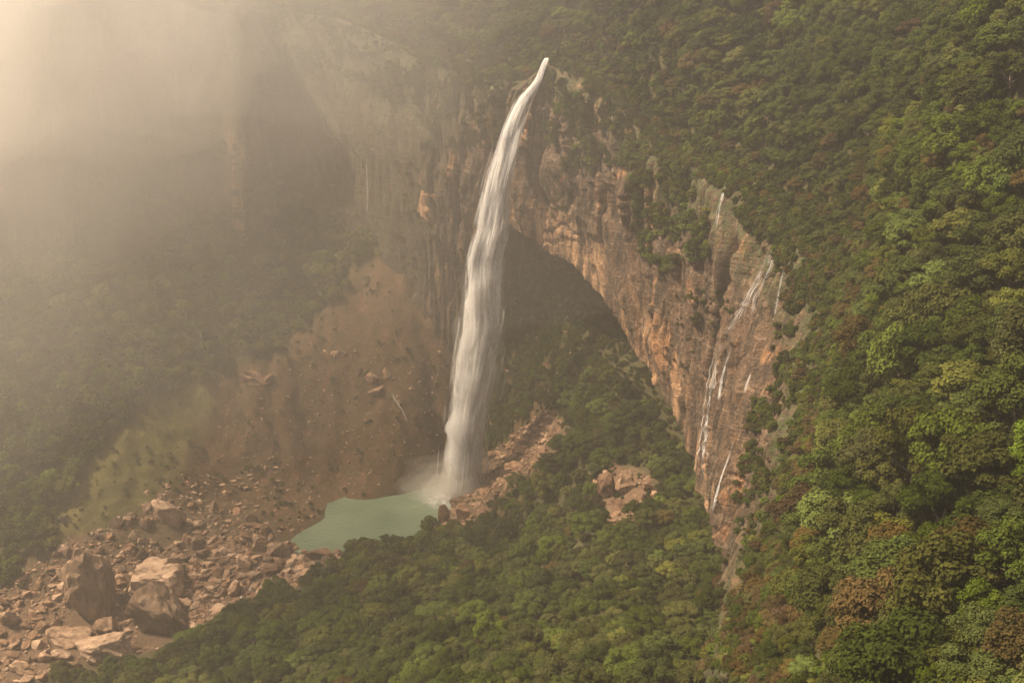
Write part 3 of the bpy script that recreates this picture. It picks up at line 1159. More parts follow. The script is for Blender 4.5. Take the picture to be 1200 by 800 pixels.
def proto_for(sh, co, big):
    for kk in ((sh, co, big), ((sh + 1) % 3, co, big), ((sh + 2) % 3, co, big), (sh, co, not big), ((sh + 1) % 3, co, not big)):
        if kk in firsts:
            return keys.index(kk)
    return 0


rows = []
for k, t in enumerate(TREES):
    if is_thing[k]:
        continue
    x, y, z, R, sh, co, zn = t
    rz = random.uniform(0, 6.28)
    z = z + 2.2 * R * max(-0.25, 0.35 * float(noise(x * 0.31, y * 0.31, 2.4)))
    rows.append((x, y, z, rz, R, proto_for(sh, co, TR[k] > 13)))
    rows.append((x, y, z, rz, R, len(protos) - 1))
scatter_object('forest', rows, protos)
print('TREES', len(TREES), 'chosen', len(chosen), 'smallest px', min(TR[k] for k in chosen), 'vis', min(vis[k] for k in chosen))

# ------------------------------------------------------------------ undergrowth in the gaps of the forest and bushes on the rock
r_ = np.random.default_rng(31)
rows = []
small = [keys.index(k) for k in keys if not k[2]]
by_col = {}
for k in keys:
    if not k[2] or True:
        by_col.setdefault(k[1], []).append(keys.index(k))


def far_proto(co):
    c = [keys.index(k) for k in keys if k[1] == co and not k[2]] or by_col.get(co) or [0]
    return int(r_.choice(c))


n_u = 60000
ux, uy = r_.uniform(-560, 520, n_u), r_.uniform(120, 1300, n_u)
dmin = np.empty(n_u)
sd = np.empty(n_u)
for a in range(0, n_u, 20000):
    dx, dy = ux[a:a + 20000, None] - ri[None, :, 0], uy[a:a + 20000, None] - ri[None, :, 1]
    q = dx * dx + dy * dy
    i = np.argmin(q, 1)
    ar = np.arange(len(i))
    dmin[a:a + 20000] = np.sqrt(q[ar, i])
    sd[a:a + 20000] = dx[ar, i] * nrm[i, 0] + dy[ar, i] * nrm[i, 1]
upx, upy, ud = proj(np.stack([ux, uy, tpsP(ux, uy) + 3], -1))
ok = (sd > 0) & (upx > -60) & (upx < 1260) & (upy > -60) & (upy < 860) & (np.hypot(upx - 638, upy - 70) > 8) & (np.hypot(upx - 616, upy - 100) > 22) & (r_.random(n_u) < np.where(ud < 450, 0.35, 0.5))
for k in np.nonzero(ok)[0]:
    h = bvh_plat.ray_cast(Vector((ux[k], uy[k], 900)), Vector((0, 0, -1)))
    if h[0] is None:
        continue
    R = r_.uniform(1.3, 3.0)
    if h[1].z < 0.78:
        for _ in range(3):
            jx, jy = ux[k] + r_.normal(0, 2.2), uy[k] + r_.normal(0, 2.2)
            hj = bvh_plat.ray_cast(Vector((jx, jy, 900)), Vector((0, 0, -1)))
            if hj[0] is not None:
                Rj = r_.uniform(1.8, 3.6)
                rows.append((jx, jy, hj[0].z - 0.2 * Rj, r_.uniform(0, 6.28), Rj, far_proto(colour_of(r_, jx, jy, 0.05))))
    rows.append((ux[k], uy[k], h[0].z - 0.2 * R, r_.uniform(0, 6.28), R, far_proto(colour_of(r_, ux[k], uy[k], 0.04 + 0.35 * (1 - float(sstep(5, 30, dmin[k])))))))
n_u = 70000
ux, uy = r_.uniform(-700, 290, n_u), r_.uniform(270, 1150, n_u)
uz = ground_z(ux, uy)
zb, zg, zf, zi = zones(ux, uy, uz)
upx, upy, ud = proj(np.stack([ux, uy, uz + 3], -1))
pr = np.where(zf > 0.15, 0.06, np.where(zi > 0.4, 0.85, np.where(zb > 0.3, 0.24, np.where(zg > 0.4, 0.5, 0.35))))
pr = np.where((upx > 640) & (upy > 370) & (upy < 570) & (uy > 640) & (zf < 0.15), 0.95, pr)
# patches of moss and scrub on the slope under the overhang
pr = np.where((zi > 0.4), pr * (0.6 + 1.2 * sstep(-0.1, 0.4, noise(ux / 26, uy / 26, 2.7))), pr)
pr = np.where((zb > 0.3) & (zi < 0.4), pr * (0.25 + 1.6 * sstep(0.1, 0.5, noise(ux / 30, uy / 30, 6.7))), pr)
ok = (uz > 2.0) & (upx > -60) & (upx < 1260) & (upy > -20) & (upy < 860) & (r_.random(n_u) < pr)
for k in np.nonzero(ok)[0]:
    R = r_.uniform(1.5, 3.3) if zi[k] > .3 else r_.uniform(0.7, 1.4) if (zb[k] > .3 or zg[k] > .4) else r_.uniform(1.2, 2.8)
    co = int(r_.choice([3, 3, 4])) if zg[k] > 0.4 else colour_of(r_, ux[k], uy[k], 0.03)
    rows.append((ux[k], uy[k], uz[k] - 0.25 * R, r_.uniform(0, 6.28), R, far_proto(co)))
    if upx[k] > 560 and upy[k] > 270 and zf[k] < 0.1:
        g2 = (float(ground_z(ux[k] + 3, uy[k]) - ground_z(ux[k] - 3, uy[k])) / 6) ** 2 + (float(ground_z(ux[k], uy[k] + 3) - ground_z(ux[k], uy[k] - 3)) / 6) ** 2
        for _ in range(int(min(5, g2 * 1.2))):
            jx, jy = ux[k] + r_.normal(0, 2.5), uy[k] + r_.normal(0, 2.5)
            rows.append((jx, jy, float(ground_z(jx, jy)) - 0.2 * R, r_.uniform(0, 6.28), R * r_.uniform(0.8, 1.3), far_proto(int(r_.choice([0, 0, 2, 1])))))

BUSHY = [
    ([(640, 88), (700, 105), (760, 170), (800, 205), (745, 215), (705, 190), (675, 215), (650, 190), (630, 140)], 460, (1.3, 4.4), 0.2, 'on the upper rock face beside the waterfall'),
    ([(700, 160), (800, 200), (830, 230), (832, 300), (775, 320), (745, 290), (735, 220)], 460, (1.6, 4.8), 0.05, 'on the broad green ledge of the cliff'),
    ([(850, 210), (915, 262), (965, 320), (950, 345), (905, 300), (850, 240)], 420, (1.0, 3.0), 0.3, 'along the cliff rim'),
    ([(905, 300), (965, 330), (935, 470), (900, 430), (915, 360)], 200, (1.0, 2.8), 0.5, 'where the cliff meets the forest slope'),
    ([(930, 430), (900, 540), (850, 660), (845, 760), (860, 800), (800, 800), (825, 690), (862, 570), (880, 470)], 420, (1.0, 3.0), 0.5, 'on the dry bank under the forest slope'),
    ([(905, 300), (990, 335), (970, 470), (930, 560), (900, 660), (872, 790), (840, 790), (868, 640), (900, 540), (935, 430)], 620, (1.2, 3.4), 0.6, 'on the steep dry edge of the forest slope'),
    ([(800, 335), (865, 345), (850, 400), (812, 395)], 60, (0.8, 2.0), 0.15, 'on the stepped ledges between the cascades'),
    ([(640, 200), (700, 200), (690, 260), (640, 250)], 70, (0.8, 2.0), 0.2, 'on the rock face above the overhang'),
    ([(490, 70), (625, 92), (590, 175), (500, 170)], 260, (1.2, 3.2), 0.2, 'on the ledges left of the waterfall lip'),
    ([(470, 180), (560, 190), (545, 340), (470, 340)], 160, (1.0, 2.8), 0.1, 'on the dark wall left of the waterfall'),
    ([(310, 10), (400, 25), (500, 70), (495, 140), (400, 90), (320, 70)], 420, (1.5, 3.8), 0.15, 'on the dark stepped wall below the plateau'),
    ([(90, 10), (300, 20), (480, 30), (480, 120), (300, 80), (100, 90)], 260, (1.5, 3.4), 0.2, 'high on the hazy gorge wall'),
    ([(110, 150), (300, 150), (290, 260), (90, 260)], 240, (1.5, 3.6), 0.2, 'at the foot of the hazy gorge wall'),
    ([(760, 330), (800, 330), (815, 420), (790, 470), (770, 420)], 26, (0.7, 1.5), 0.2, 'on the bare face of the cliff'),
]
BUSH = []
for poly, n, (ra, rb), dry, where in BUSHY:
    xs, ys = [p[0] for p in poly], [p[1] for p in poly]
    got = 0
    for _ in range(n * 6):
        qx, qy = r_.uniform(min(xs), max(xs)), r_.uniform(min(ys), max(ys))
        if not in_poly(np.array([qx]), np.array([qy]), poly)[0]:
            continue
        if math.hypot(qx - 616, qy - 106) < 25 or noise(qx / 28, qy / 28, 5.1) < -0.12:
            continue
        h = look(qx, qy)
        if h[0] is None or h[2] >= len(cf):
            continue
        R = float(ra + (rb - ra) * r_.random() ** 1.6)
        p = h[0] + Vector((0, 0, -0.55 * R)) + h[1] * (0.1 * R if h[1].dot(Vector(ray(qx, qy))) < 0 else -0.1 * R)
        BUSH.append((p.x, p.y, p.z, R, colour_of(r_, p.x, p.y + p.z, dry), where, qx, qy, R * F / h[3]))
        got += 1
        if got >= n:
            break
BUSH.sort(key=lambda b: -b[8])
N_BUSH = 150
bush_mesh = {}
for co in range(6):
    for q in range(2):
        V2, F2 = crown_arrays(500 + q, q * 2, 900, 0.16)
        bush_mesh[(co, q)] = mesh_from('bush', V2, F2, False, LEAVES[co][1])
items = []
for (x, y, z, R, co, where, qx, qy, rp) in BUSH[:N_BUSH]:
    sz = size_word(rp, [3.6, 4.6, 5.6], ['small', 'middling', 'big', 'very big'])
    items.append(dict(look=f"{sz} {LEAVES[co][0]} bush", where=where, rel=where, side='on rock', px=qx, py=qy))
for i, d in enumerate(items):
    near = sorted((j for j in range(len(items)) if j != i), key=lambda j: (items[j]['px'] - d['px']) ** 2 + (items[j]['py'] - d['py']) ** 2)
    nb = next((j for j in near[:8] if BUSH[j][4] != BUSH[i][4]), near[0])
    dx, dy = d['px'] - items[nb]['px'], d['py'] - items[nb]['py']
    w = ('below' if dy > 0 else 'above') if abs(dy) > abs(dx) else ('right of' if dx > 0 else 'left of')
    d['rel'] = f"{w} a {LEAVES[BUSH[nb][4]][0]} one {' '.join(d['where'].split()[:5])}" if False else f"{w} a {LEAVES[BUSH[nb][4]][0]} one"
    d['side'] = f"{w} {LEAVES[BUSH[nb][4]][0]}"
for (x, y, z, R, co, where, qx, qy, rp), lab in zip(BUSH[:N_BUSH], unique_labels(items)):
    o = link('bush', bush_mesh[(co, random.randrange(2))], label=lab, category='bush', group='bushes clinging to the cliff')
    o.location = (x, y, z)
    o.rotation_euler = (0, 0, r_.uniform(0, 6.28))
    o.scale = (R, R, R * 0.85)
for (x, y, z, R, co, where, qx, qy, rp) in BUSH[N_BUSH:]:
    rows.append((x, y, z, r_.uniform(0, 6.28), R, far_proto(co)))
for k in r_.integers(0, len(RIM), 2600):
    dd = r_.uniform(-3, 12)
    p = RIM[k] + INS[k] * dd
    if proj(p)[0] < 250 or np.hypot(*(np.array(proj(p)[:2]) - [630, 84])) < 26:
        continue
    h = bvh.ray_cast(Vector((p[0], p[1], 600)), Vector((0, 0, -1)))
    if h[0] is None or h[0].z < p[2] - 25:
        continue
    R = r_.uniform(1.2, 3.4)
    rows.append((p[0], p[1], h[0].z - 0.3 * R, r_.uniform(0, 6.28), R, far_proto(colour_of(r_, p[0], p[1], 0.3))))
scatter_object('undergrowth', rows, protos[:-1])

# ------------------------------------------------------------------ pool and stream
pool_px = [(318, 628), (335, 612), (368, 596), (430, 572), (500, 560), (536, 572), (548, 585), (535, 625), (500, 640), (440, 668), (395, 672), (350, 650)]
pc = np.array([PZ(a, b, 0.0) for a, b in pool_px])
cen = pc.mean(0)
bm = bmesh.new()
rings = []
for f in np.linspace(1, 0.05, 14):
    rings.append([bm.verts.new(cen + (p - cen) * f) for p in pc])
for a, b in zip(rings[:-1], rings[1:]):
    for i in range(len(a)):
        j = (i + 1) % len(a)
        bm.faces.new((a[i], a[j], b[j], b[i]))
bm.faces.new(rings[-1])
bmesh.ops.recalc_face_normals(bm, faces=bm.faces)
me = bpy.data.meshes.new('pool_water')
bm.to_mesh(me)
bm.free()
me.materials.append(M_POOL)
link('pool_water', me, kind='structure')


UVS = []


def flow_mesh(name, V, Fc, mat):
    me = mesh_from(name, V, Fc, True, mat)
    uv = me.uv_layers.new(name='flow')
    uv.data.foreach_set('uv', np.array(UVS, np.float32).ravel())
    UVS.clear()
    return me


def ribbon_strip(V, Fc, pts, widths, side):
    b = len(V)
    nn_ = len(pts) - 1
    for p, w, sdv in zip(pts, widths, side):
        V.append(np.asarray(p) - np.asarray(sdv) * w * 0.5)
        V.append(np.asarray(p) + np.asarray(sdv) * w * 0.5)
    for i in range(len(pts) - 1):
        q = b + 2 * i
        Fc.append((q, q + 1, q + 3, q + 2))
        UVS.extend([(0, i / nn_), (1, i / nn_), (1, (i + 1) / nn_), (0, (i + 1) / nn_)])


M_FOAM = mat_water('rapids_water', 0.95)
V, Fc = [], []
sp = [(382, 655), (360, 664), (335, 672), (315, 682), (297, 688), (285, 702), (270, 718), (263, 730), (245, 742), (225, 752)]
wp = [on_ground(a, b) for a, b in sp]
wp = [w for w in wp if w is not None]
path = crom(np.array(wp), np.linspace(0, len(wp) - 1, 70))
path[:, 2] = ground_z(path[:, 0], path[:, 1]) + 0.9
for k in range(9):
    off = r_.normal(0, 1.6)
    pts = path + np.stack([off + fbm(np.arange(70) / 9, k * 3.1, 1.0, 2) * 1.6, fbm(np.arange(70) / 9, k * 3.1, 5.0, 2) * 1.2, r_.uniform(-.2, .35, 70)], 1)
    sdv = np.tile(np.array([0.9, 0.4, 0.05]), (70, 1))
    ribbon_strip(V, Fc, pts, 1.0 + 0.8 * np.abs(noise(np.arange(70) / 4, k, 0.3)), sdv)
me = flow_mesh('stream_water', V, Fc, M_FOAM)
link('stream_water', me, kind='structure')

# ------------------------------------------------------------------ boulders
def hull_rock(seed, npts, squash=(1, 1, 1), cuts=1, rough=0.05, box=0.0):
    r = np.random.default_rng(seed)
    d = rand_dirs(r, npts)
    if box:
        d = np.sign(d) * np.abs(d) ** box
    p = d * r.uniform(0.75, 1.05, npts)[:, None] * np.array(squash)
    b = bmesh.new()
    for q in p:
        b.verts.new(q)
    res = bmesh.ops.convex_hull(b, input=b.verts)
    for e in res.get('geom_interior', []) + res.get('geom_unused', []):
        if isinstance(e, bmesh.types.BMVert) and e.is_valid:
            b.verts.remove(e)
    bmesh.ops.dissolve_limit(b, angle_limit=math.radians(16), verts=b.verts, edges=b.edges)
    bmesh.ops.bevel(b, geom=b.edges[:], offset=0.045, segments=1, affect='EDGES', clamp_overlap=True)
    bmesh.ops.triangulate(b, faces=b.faces)
    for _ in range(cuts):
        bmesh.ops.subdivide_edges(b, edges=[e for e in b.edges if e.calc_length() > 0.22], cuts=1, use_grid_fill=True)
        bmesh.ops.triangulate(b, faces=b.faces)
    b.normal_update()
    co = np.array([v_.co for v_ in b.verts])
    nn = np.array([v_.normal for v_ in b.verts])
    dsp = rough * (fbm(co[:, 0] * 2.5 + seed, co[:, 1] * 2.5, co[:, 2] * 5, 3) + 0.4 * noise(co[:, 0] * 7, co[:, 1] * 7 + seed, co[:, 2] * 7))
    for v_, c, n_, q in zip(b.verts, co, nn, dsp):
        v_.co = Vector(c + n_ * q)
    me = bpy.data.meshes.new('boulder')
    b.to_mesh(me)
    b.free()
    return me


M_ROCK_PALE = mat_rock('pale_boulder_stone', (0.16, 0.10, 0.063), (0.28, 0.19, 0.125), (0.37, 0.27, 0.19))
KINDS_R = {'brown': M_ROCK, 'orange': M_ROCK_ORANGE, 'pale': M_ROCK_PALE}
rock_mesh = {}
for kn, km in KINDS_R.items():
    rock_mesh[kn] = []
    for q in range(5):
        me = hull_rock(40 + q, [11, 14, 12, 16, 10][q], [(1, .8, .7), (1, 1, .8), (1.1, .7, .5), (.9, .9, 1), (1.2, .8, .4)][q], 1, 0.06, 0.75 if q % 2 else 0)
        me.materials.append(km)
        rock_mesh[kn].append(me)

# the big ones: px of the middle of the foot, width and height in px, tone, shape, label
BIG = [
    (106, 725, 68, 86, 'brown', 3, 'huge dark brown boulder with a sheer streaked face at the grassy slope foot'),
    (190, 742, 72, 66, 'brown', 1, 'huge square boulder with shaded front and flat top above the treetops'),
    (184, 700, 66, 50, 'pale', 4, 'long pale tilted slab lying behind the huge square boulder'),
    (203, 680, 36, 38, 'pale', 0, 'pale peaked boulder leaning on the long tilted slab'),
    (196, 622, 44, 40, 'pale', 0, 'tall pale pyramid boulder standing alone on the scree slope'),
    (156, 633, 15, 14, 'pale', 2, 'small pale boulder downhill of the pyramid boulder'),
    (171, 622, 14, 18, 'brown', 3, 'narrow brown boulder against the side of the pyramid boulder'),
    (124, 745, 32, 28, 'brown', 3, 'rounded brown boulder between the two huge boulders'),
    (122, 776, 60, 34, 'pale', 4, 'broad pale flat slab at the edge of the treetops'),
    (70, 775, 28, 16, 'pale', 2, 'low pale boulder with bright top near the lower slab'),
    (80, 758, 50, 18, 'brown', 4, 'long low brown slab below the huge dark boulder'),
    (374, 656, 34, 21, 'orange', 2, 'smooth orange boulder at the pool outlet by the treetops'),
    (272, 700, 24, 21, 'brown', 0, 'upright brown boulder in the middle of the boulder field'),
    (327, 652, 28, 21, 'brown', 1, 'dark wet boulder on the pool shore'),
    (303, 645, 22, 20, 'brown', 3, 'dark brown block beside the pool shore'),
    (317, 674, 28, 17, 'orange', 2, 'leaning orange slab below the pool shore'),
    (275, 717, 32, 16, 'orange', 4, 'flat orange slab beside the white rapids'),
    (289, 668, 20, 17, 'brown', 1, 'squarish tan boulder uphill of the rapids'),
    (238, 654, 18, 14, 'pale', 2, 'small pale block at the upper edge of the boulder field'),
    (230, 643, 20, 19, 'brown', 3, 'round brown boulder at the top of the field'),
    (212, 716, 22, 18, 'brown', 1, 'brown boulder wedged beside the huge square boulder'),
    (20, 790, 30, 18, 'brown', 2, 'brown boulder at the lower left end of the field'),
    (10, 735, 26, 24, 'brown', 3, 'dark boulder at the far left edge under the forest'),
    (42, 760, 18, 12, 'pale', 2, 'small pale slab left of the long low slab'),
    (295, 452, 40, 22, 'orange', 2, 'large pale pink boulder high on the bare slope'),
    (313, 450, 18, 17, 'orange', 0, 'rounded pink boulder touching the large one on the bare slope'),
    (394, 428, 32, 19, 'orange', 3, 'hazy pink boulder at the top of the bare slope'),
    (437, 448, 17, 13, 'orange', 1, 'upper block of the stacked rocks on the bare slope'),
    (440, 461, 20, 14, 'orange', 1, 'lower block of the stacked rocks on the bare slope'),
    (420, 440, 12, 11, 'orange', 3, 'small block left of the stacked rocks on the slope'),
    (453, 445, 11, 20, 'orange', 0, 'narrow block right of the stacked rocks on the slope'),
    (540, 283, 11, 10, 'orange', 3, 'pale rock lodged left of the falling water'),
    (713, 583, 26, 34, 'orange', 0, 'tall bright slab leaning in the rock patch above the spur'),
    (735, 577, 26, 26, 'brown', 3, 'dark block beside the tall bright slab in the patch'),
    (757, 576, 16, 16, 'brown', 1, 'grey brown block at the upper end of the rock patch'),
    (755, 588, 13, 13, 'orange', 2, 'orange block under the grey brown block in the patch'),
    (730, 600, 28, 18, 'orange', 4, 'flat slab in the middle of the rock patch'),
    (715, 616, 22, 12, 'orange', 2, 'lowest orange slab of the rock patch'),
    (742, 604, 14, 14, 'brown', 0, 'small brown rock by the lower edge of the rock patch'),
    (627, 92, 16, 12, 'orange', 4, 'sunlit orange ledge just left of the waterfall lip'),
    (612, 108, 14, 11, 'orange', 2, 'second orange ledge stepping down left of the waterfall lip'),
    (600, 124, 16, 9, 'orange', 4, 'lowest orange ledge left of the upper waterfall'),
    (624, 136, 12, 12, 'orange', 3, 'orange block right of the upper waterfall'),
    (505, 252, 34, 30, 'orange', 0, 'pale rock outcrop on the dark wall left of the waterfall'),
    (548, 575, 28, 40, 'brown', 3, 'dark wet rock wall block at the plunge pool'),
    (520, 612, 18, 24, 'orange', 0, 'pointed orange slab at the tip of the pool shore'),
    (545, 608, 22, 18, 'orange', 1, 'orange block on the pool shore below the fall'),
    (604, 553, 24, 12, 'orange', 4, 'long bright slab on the rubble slope'),
    (612, 532, 26, 12, 'orange', 4, 'upper long slab on the rubble slope'),
    (583, 583, 22, 12, 'orange', 4, 'tilted slab by the treetops under the rubble slope'),
]
rock_spots = []
for i, (px, py, w, hgt, tone, shp, lab) in enumerate(BIG):
    p = on_ground(px, py)
    if p is None:
        continue
    h = look(px, py)
    if h[0] is not None and np.linalg.norm(np.array(h[0]) - EYE) < np.linalg.norm(p - EYE) - 3:
        p = np.array(h[0])
    dep = proj(p)[2]
    W, H = w * float(dep) / F, hgt * float(dep) / F
    sq = [(1, .8, 1), (1, .9, .9), (1, .75, .8), (.9, .9, 1), (1, .8, .7)][shp]
    me = hull_rock(700 + i * 3, 13 if shp != 1 else 12, sq, 3 if w > 45 else 2 if w > 20 else 1, 0.085, 0.6 if shp in (1, 4) else 0.0)
    me.materials.append(KINDS_R[tone])
    o = link('boulder', me, label=lab, category='boulder', group='boulders of the gorge')
    Dp = 0.85 * W
    o.scale = (W * 0.61, Dp * 0.6, H * 0.74)
    o.rotation_euler = (r_.uniform(-.2, .2), r_.uniform(-.25, .25), r_.uniform(-.5, .5))
    o.location = (p[0], p[1] + 0.25 * Dp, p[2] + 0.30 * H)
    rock_spots.append((p[0], p[1], W * 0.5))

# smaller ones scattered through the rocky ground
cand = []
for poly, n, lo, hi, tones, where in [
    (Z_FIELD, 5200, 2.0, 17, ['brown', 'orange', 'pale', 'orange'], 'in the boulder field'),
    ([(230, 640), (330, 640), (395, 635), (398, 662), (340, 690), (235, 738), (200, 740)], 3000, 2.2, 12, ['orange', 'brown', 'orange', 'pale'], 'by the rapids in the boulder field'),
    (Z_SHORE, 2600, 2.2, 11, ['orange', 'orange', 'brown'], 'on the rubble slope beside the fall'),
    (Z_PATCH, 260, 2.2, 10, ['orange', 'brown'], 'in the rock patch above the spur'),
    ([(170, 560), (320, 545), (420, 590), (330, 635), (240, 640), (170, 610)], 900, 1.1, 7, ['brown'], 'on the scree above the boulder field'),
    ([(260, 440), (420, 400), (520, 400), (530, 540), (420, 580), (250, 540)], 1500, 1.1, 4.5, ['brown'], 'on the bare slope under the gorge wall'),
    ([(590, 330), (700, 340), (720, 420), (640, 470), (570, 500)], 250, 1.3, 6, ['brown', 'orange'], 'on the shaded slope under the overhang')]:
    xs, ys = [p[0] for p in poly], [p[1] for p in poly]
    got = 0
    while got < n:
        qx, qy = r_.uniform(min(xs), max(xs)), r_.uniform(min(ys), max(ys))
        if not in_poly(np.array([qx]), np.array([qy]), poly)[0]:
            continue
        got += 1
        p = on_ground(qx, qy)
        if p is None or p[2] < -40 or (p[2] < 0.3 and p[1] > 785 and -170 < p[0] < -40):
            continue
        w = lo * (1 - r_.random()) ** (-1 / 1.55)
        w = min(w, hi)
        dep = float(proj(p)[2])
        W = w * dep / F
        if any((p[0] - a) ** 2 + (p[1] - b) ** 2 < (0.75 * (c + W * 0.35)) ** 2 for a, b, c in rock_spots[:len(BIG)]):
            continue
        cand.append((w, p, W, str(r_.choice(tones)), where, qx, qy))
cand.sort(key=lambda c: -c[0])
N_ROCK = 250
items = []
for (w, p, W, tone, where, qx, qy) in cand[:N_ROCK]:
    sz = size_word(w, [6.0, 8.0, 10.5], ['small', 'middling', 'big', 'very big'])
    q = random.randrange(5)
    sh = ['angular', 'blocky', 'flat', 'rounded', 'slab-like'][q]
    items.append(dict(look=f"{sz} {sh} {tone} rock", where=where, rel=where, side='rock', px=qx, py=qy, q=q))
for i, d in enumerate(items):
    nb = min(range(len(BIG)), key=lambda j: (BIG[j][0] - d['px']) ** 2 + (BIG[j][1] - 0.4 * BIG[j][3] - d['py']) ** 2)
    dx, dy = d['px'] - BIG[nb][0], d['py'] - BIG[nb][1] + 0.4 * BIG[nb][3]
    wd = ('below' if dy > 0 else 'above') if abs(dy) > abs(dx) else ('right of' if dx > 0 else 'left of')
    d['rel'] = f"{wd} the {' '.join(BIG[nb][6].split()[:4])}"
    d['side'] = d['rel'] if False else wd + ' a large boulder'
for (w, p, W, tone, where, qx, qy), d, lab in zip(cand[:N_ROCK], items, unique_labels(items)):
    o = link('rock', rock_mesh[tone][d['q']], label=lab, category='rock', group='loose rocks of the gorge')
    o.location = (p[0], p[1], p[2] + 0.18 * W)
    o.rotation_euler = (r_.uniform(-.5, .5), r_.uniform(-.5, .5), r_.uniform(0, 6.28))
    o.scale = (W * .55, W * .55 * r_.uniform(.7, 1.1), W * .55 * r_.uniform(.7, 1.1))
    w_first = o
rp = {}
for o in scene.objects:
    if o.name.split('.')[0] == 'rock':
        rp.setdefault(o.data.name, o)
rock_protos = list(rp.values())
tone_of = [p.data.materials[0].name for p in rock_protos]
rows = []
for (w, p, W, tone, where, qx, qy) in cand[N_ROCK:]:
    c = [i for i, tn in enumerate(tone_of) if tn == KINDS_R[tone].name] or [0]
    rows.append((p[0], p[1], p[2] + (0.1 if 'slope' not in where else -0.12) * W, r_.uniform(0, 6.28), W * .6, int(r_.choice(c))))
scatter_object('scree', rows, rock_protos)

# ------------------------------------------------------------------ the waterfall
FALL = [(641, 68, 908, 1.8), (638, 75, 903, 2.5), (630, 96, 897, 4.0), (613, 118, 894, 7.2), (600, 150, 892, 9.5), (593, 177, 891, 10.5), (584, 217, 890, 12.5), (577, 263, 889, 15.5),
        (568, 300, 888, 16.5), (567, 333, 887, 19), (566, 373, 886, 21), (560, 410, 886, 21.5), (556, 443, 885, 20), (549, 483, 885, 18), (545, 523, 884, 17), (543, 556, 884, 17), (542, 578, 883, 18)]
fp = np.array([P(a, b, Yd) for a, b, Yd, _ in FALL])
fw = np.array([w * d / F for (_, _, d, w) in FALL])
NT_ = 240
tt = np.linspace(0, len(FALL) - 1, NT_)
FC, FWD = crom(fp, tt), crom(fw, tt)
fall = thing('waterfall', 'tall white waterfall plunging from the cliff lip into the green pool', 'waterfall', tuple(FC[-1]))
fall_loc = np.array(FC[-1])
# core
V, Fc = [], []
kk = 14
for i in range(4, NT_):
    for j in range(kk):
        an = 2 * math.pi * j / kk
        rr = FWD[i] * 0.56 * (1 + 0.2 * fbm(math.cos(an) * 1.6, math.sin(an) * 1.6, tt[i] * 1.9, 3))
        V.append(FC[i] - fall_loc + np.array([rr * math.cos(an), rr * math.sin(an) * 0.8, 0]))
for i in range(NT_ - 5):
    for j in range(kk):
        a, b = i * kk + j, i * kk + (j + 1) % kk
        Fc.append((a, b, b + kk, a + kk))
link('water_column', mesh_from('water_column', V, Fc, True, mat_water('fall_core_water', 0.97, False)), fall)
# the soft veil of drops round it
V, Fc = [], []
for i in range(10, NT_, 2):
    for j in range(kk):
        an = 2 * math.pi * j / kk
        rr = FWD[i] * (0.80 + 0.55 * sstep(90, 230, i)) * (1 + 0.34 * fbm(math.cos(an) * 1.1 + 5, math.sin(an) * 1.1, tt[i] * 1.3, 3))
        V.append(FC[i] - fall_loc + np.array([rr * math.cos(an), rr * math.sin(an) * 0.8, 0]))
nr = len(V) // kk
for i in range(nr - 1):
    for j in range(kk):
        a, b = i * kk + j, i * kk + (j + 1) % kk
        Fc.append((a, b, b + kk, a + kk))
me = mesh_from('veil', V, Fc, True, None)
bm = bmesh.new()
bm.from_mesh(me)
bmesh.ops.holes_fill(bm, edges=bm.edges, sides=0)
bmesh.ops.recalc_face_normals(bm, faces=bm.faces)
bm.to_mesh(me)
bm.free()
VEIL = me
# strands of falling water, gathered in darting clumps
V, Fc = [], []
clumps = [(r_.uniform(0, NT_ - 30), np.clip(r_.normal(0, 0.42), -.8, .8), r_.normal(0, 0.35), r_.uniform(0.15, 0.4)) for _ in range(110)]
for i in range(9000):
    if i % 3:
        c0, ox, oy, sp_ = clumps[r_.integers(len(clumps))]
        i1 = c0 + r_.normal(0, 5)
        ln = r_.uniform(8, 30)
        i0 = i1 - ln
        ox, oy = ox + r_.normal(0, sp_ * 0.5), oy + r_.normal(0, sp_ * 0.5)
    else:
        i0 = r_.uniform(-5, NT_ - 8)
        ln = r_.uniform(8, 26)
        i1 = i0 + ln
        ox, oy = r_.normal(0.03, 0.49), r_.normal(0, 0.45)
    i0, i1 = max(0.0, i0), min(NT_ - 1.0, i1)
    if i1 - i0 < 3:
        continue
    ii = np.linspace(i0, i1, 7)
    c = np.stack([np.interp(ii, np.arange(NT_), FC[:, q]) for q in range(3)], 1)
    w = np.interp(ii, np.arange(NT_), FWD)
    spread = np.linspace(1.25, 0.9, 7) if i % 3 else np.linspace(1.05, 1.0, 7)
    lowk = 1.0 + 0.25 * sstep(150, 235, ii)
    pts = c + np.stack([ox * w * spread * lowk, oy * w * 0.8 * spread, 0 * w], 1) - fall_loc
    a = r_.normal(0, 0.7)
    sdv = np.tile(np.array([math.cos(a), math.sin(a), 0]), (7, 1))
    wd = r_.uniform(1.2, 3.6) * np.clip(w / 9, 0.3, 1.4) * np.array([0.4, 0.7, 0.9, 1.0, 1.0, 0.9, 0.6])
    ribbon_strip(V, Fc, pts, wd, sdv)
so = link('falling_strands', flow_mesh('falling_strands', V, Fc, mat_water('strand_water', 0.42)), fall)
so['kind'] = 'stuff'


def mist_mat(name, dens, col=(0.97, 0.94, 0.88), g=0.4):
    m, nt = nmat(name)
    t = NT(nt)
    pv = t.n('ShaderNodeVolumePrincipled')
    pv.inputs['Color'].default_value = (*col, 1)
    pv.inputs['Density'].default_value = dens
    pv.inputs['Anisotropy'].default_value = g
    t.out(pv.outputs[0], vol=True)
    return m


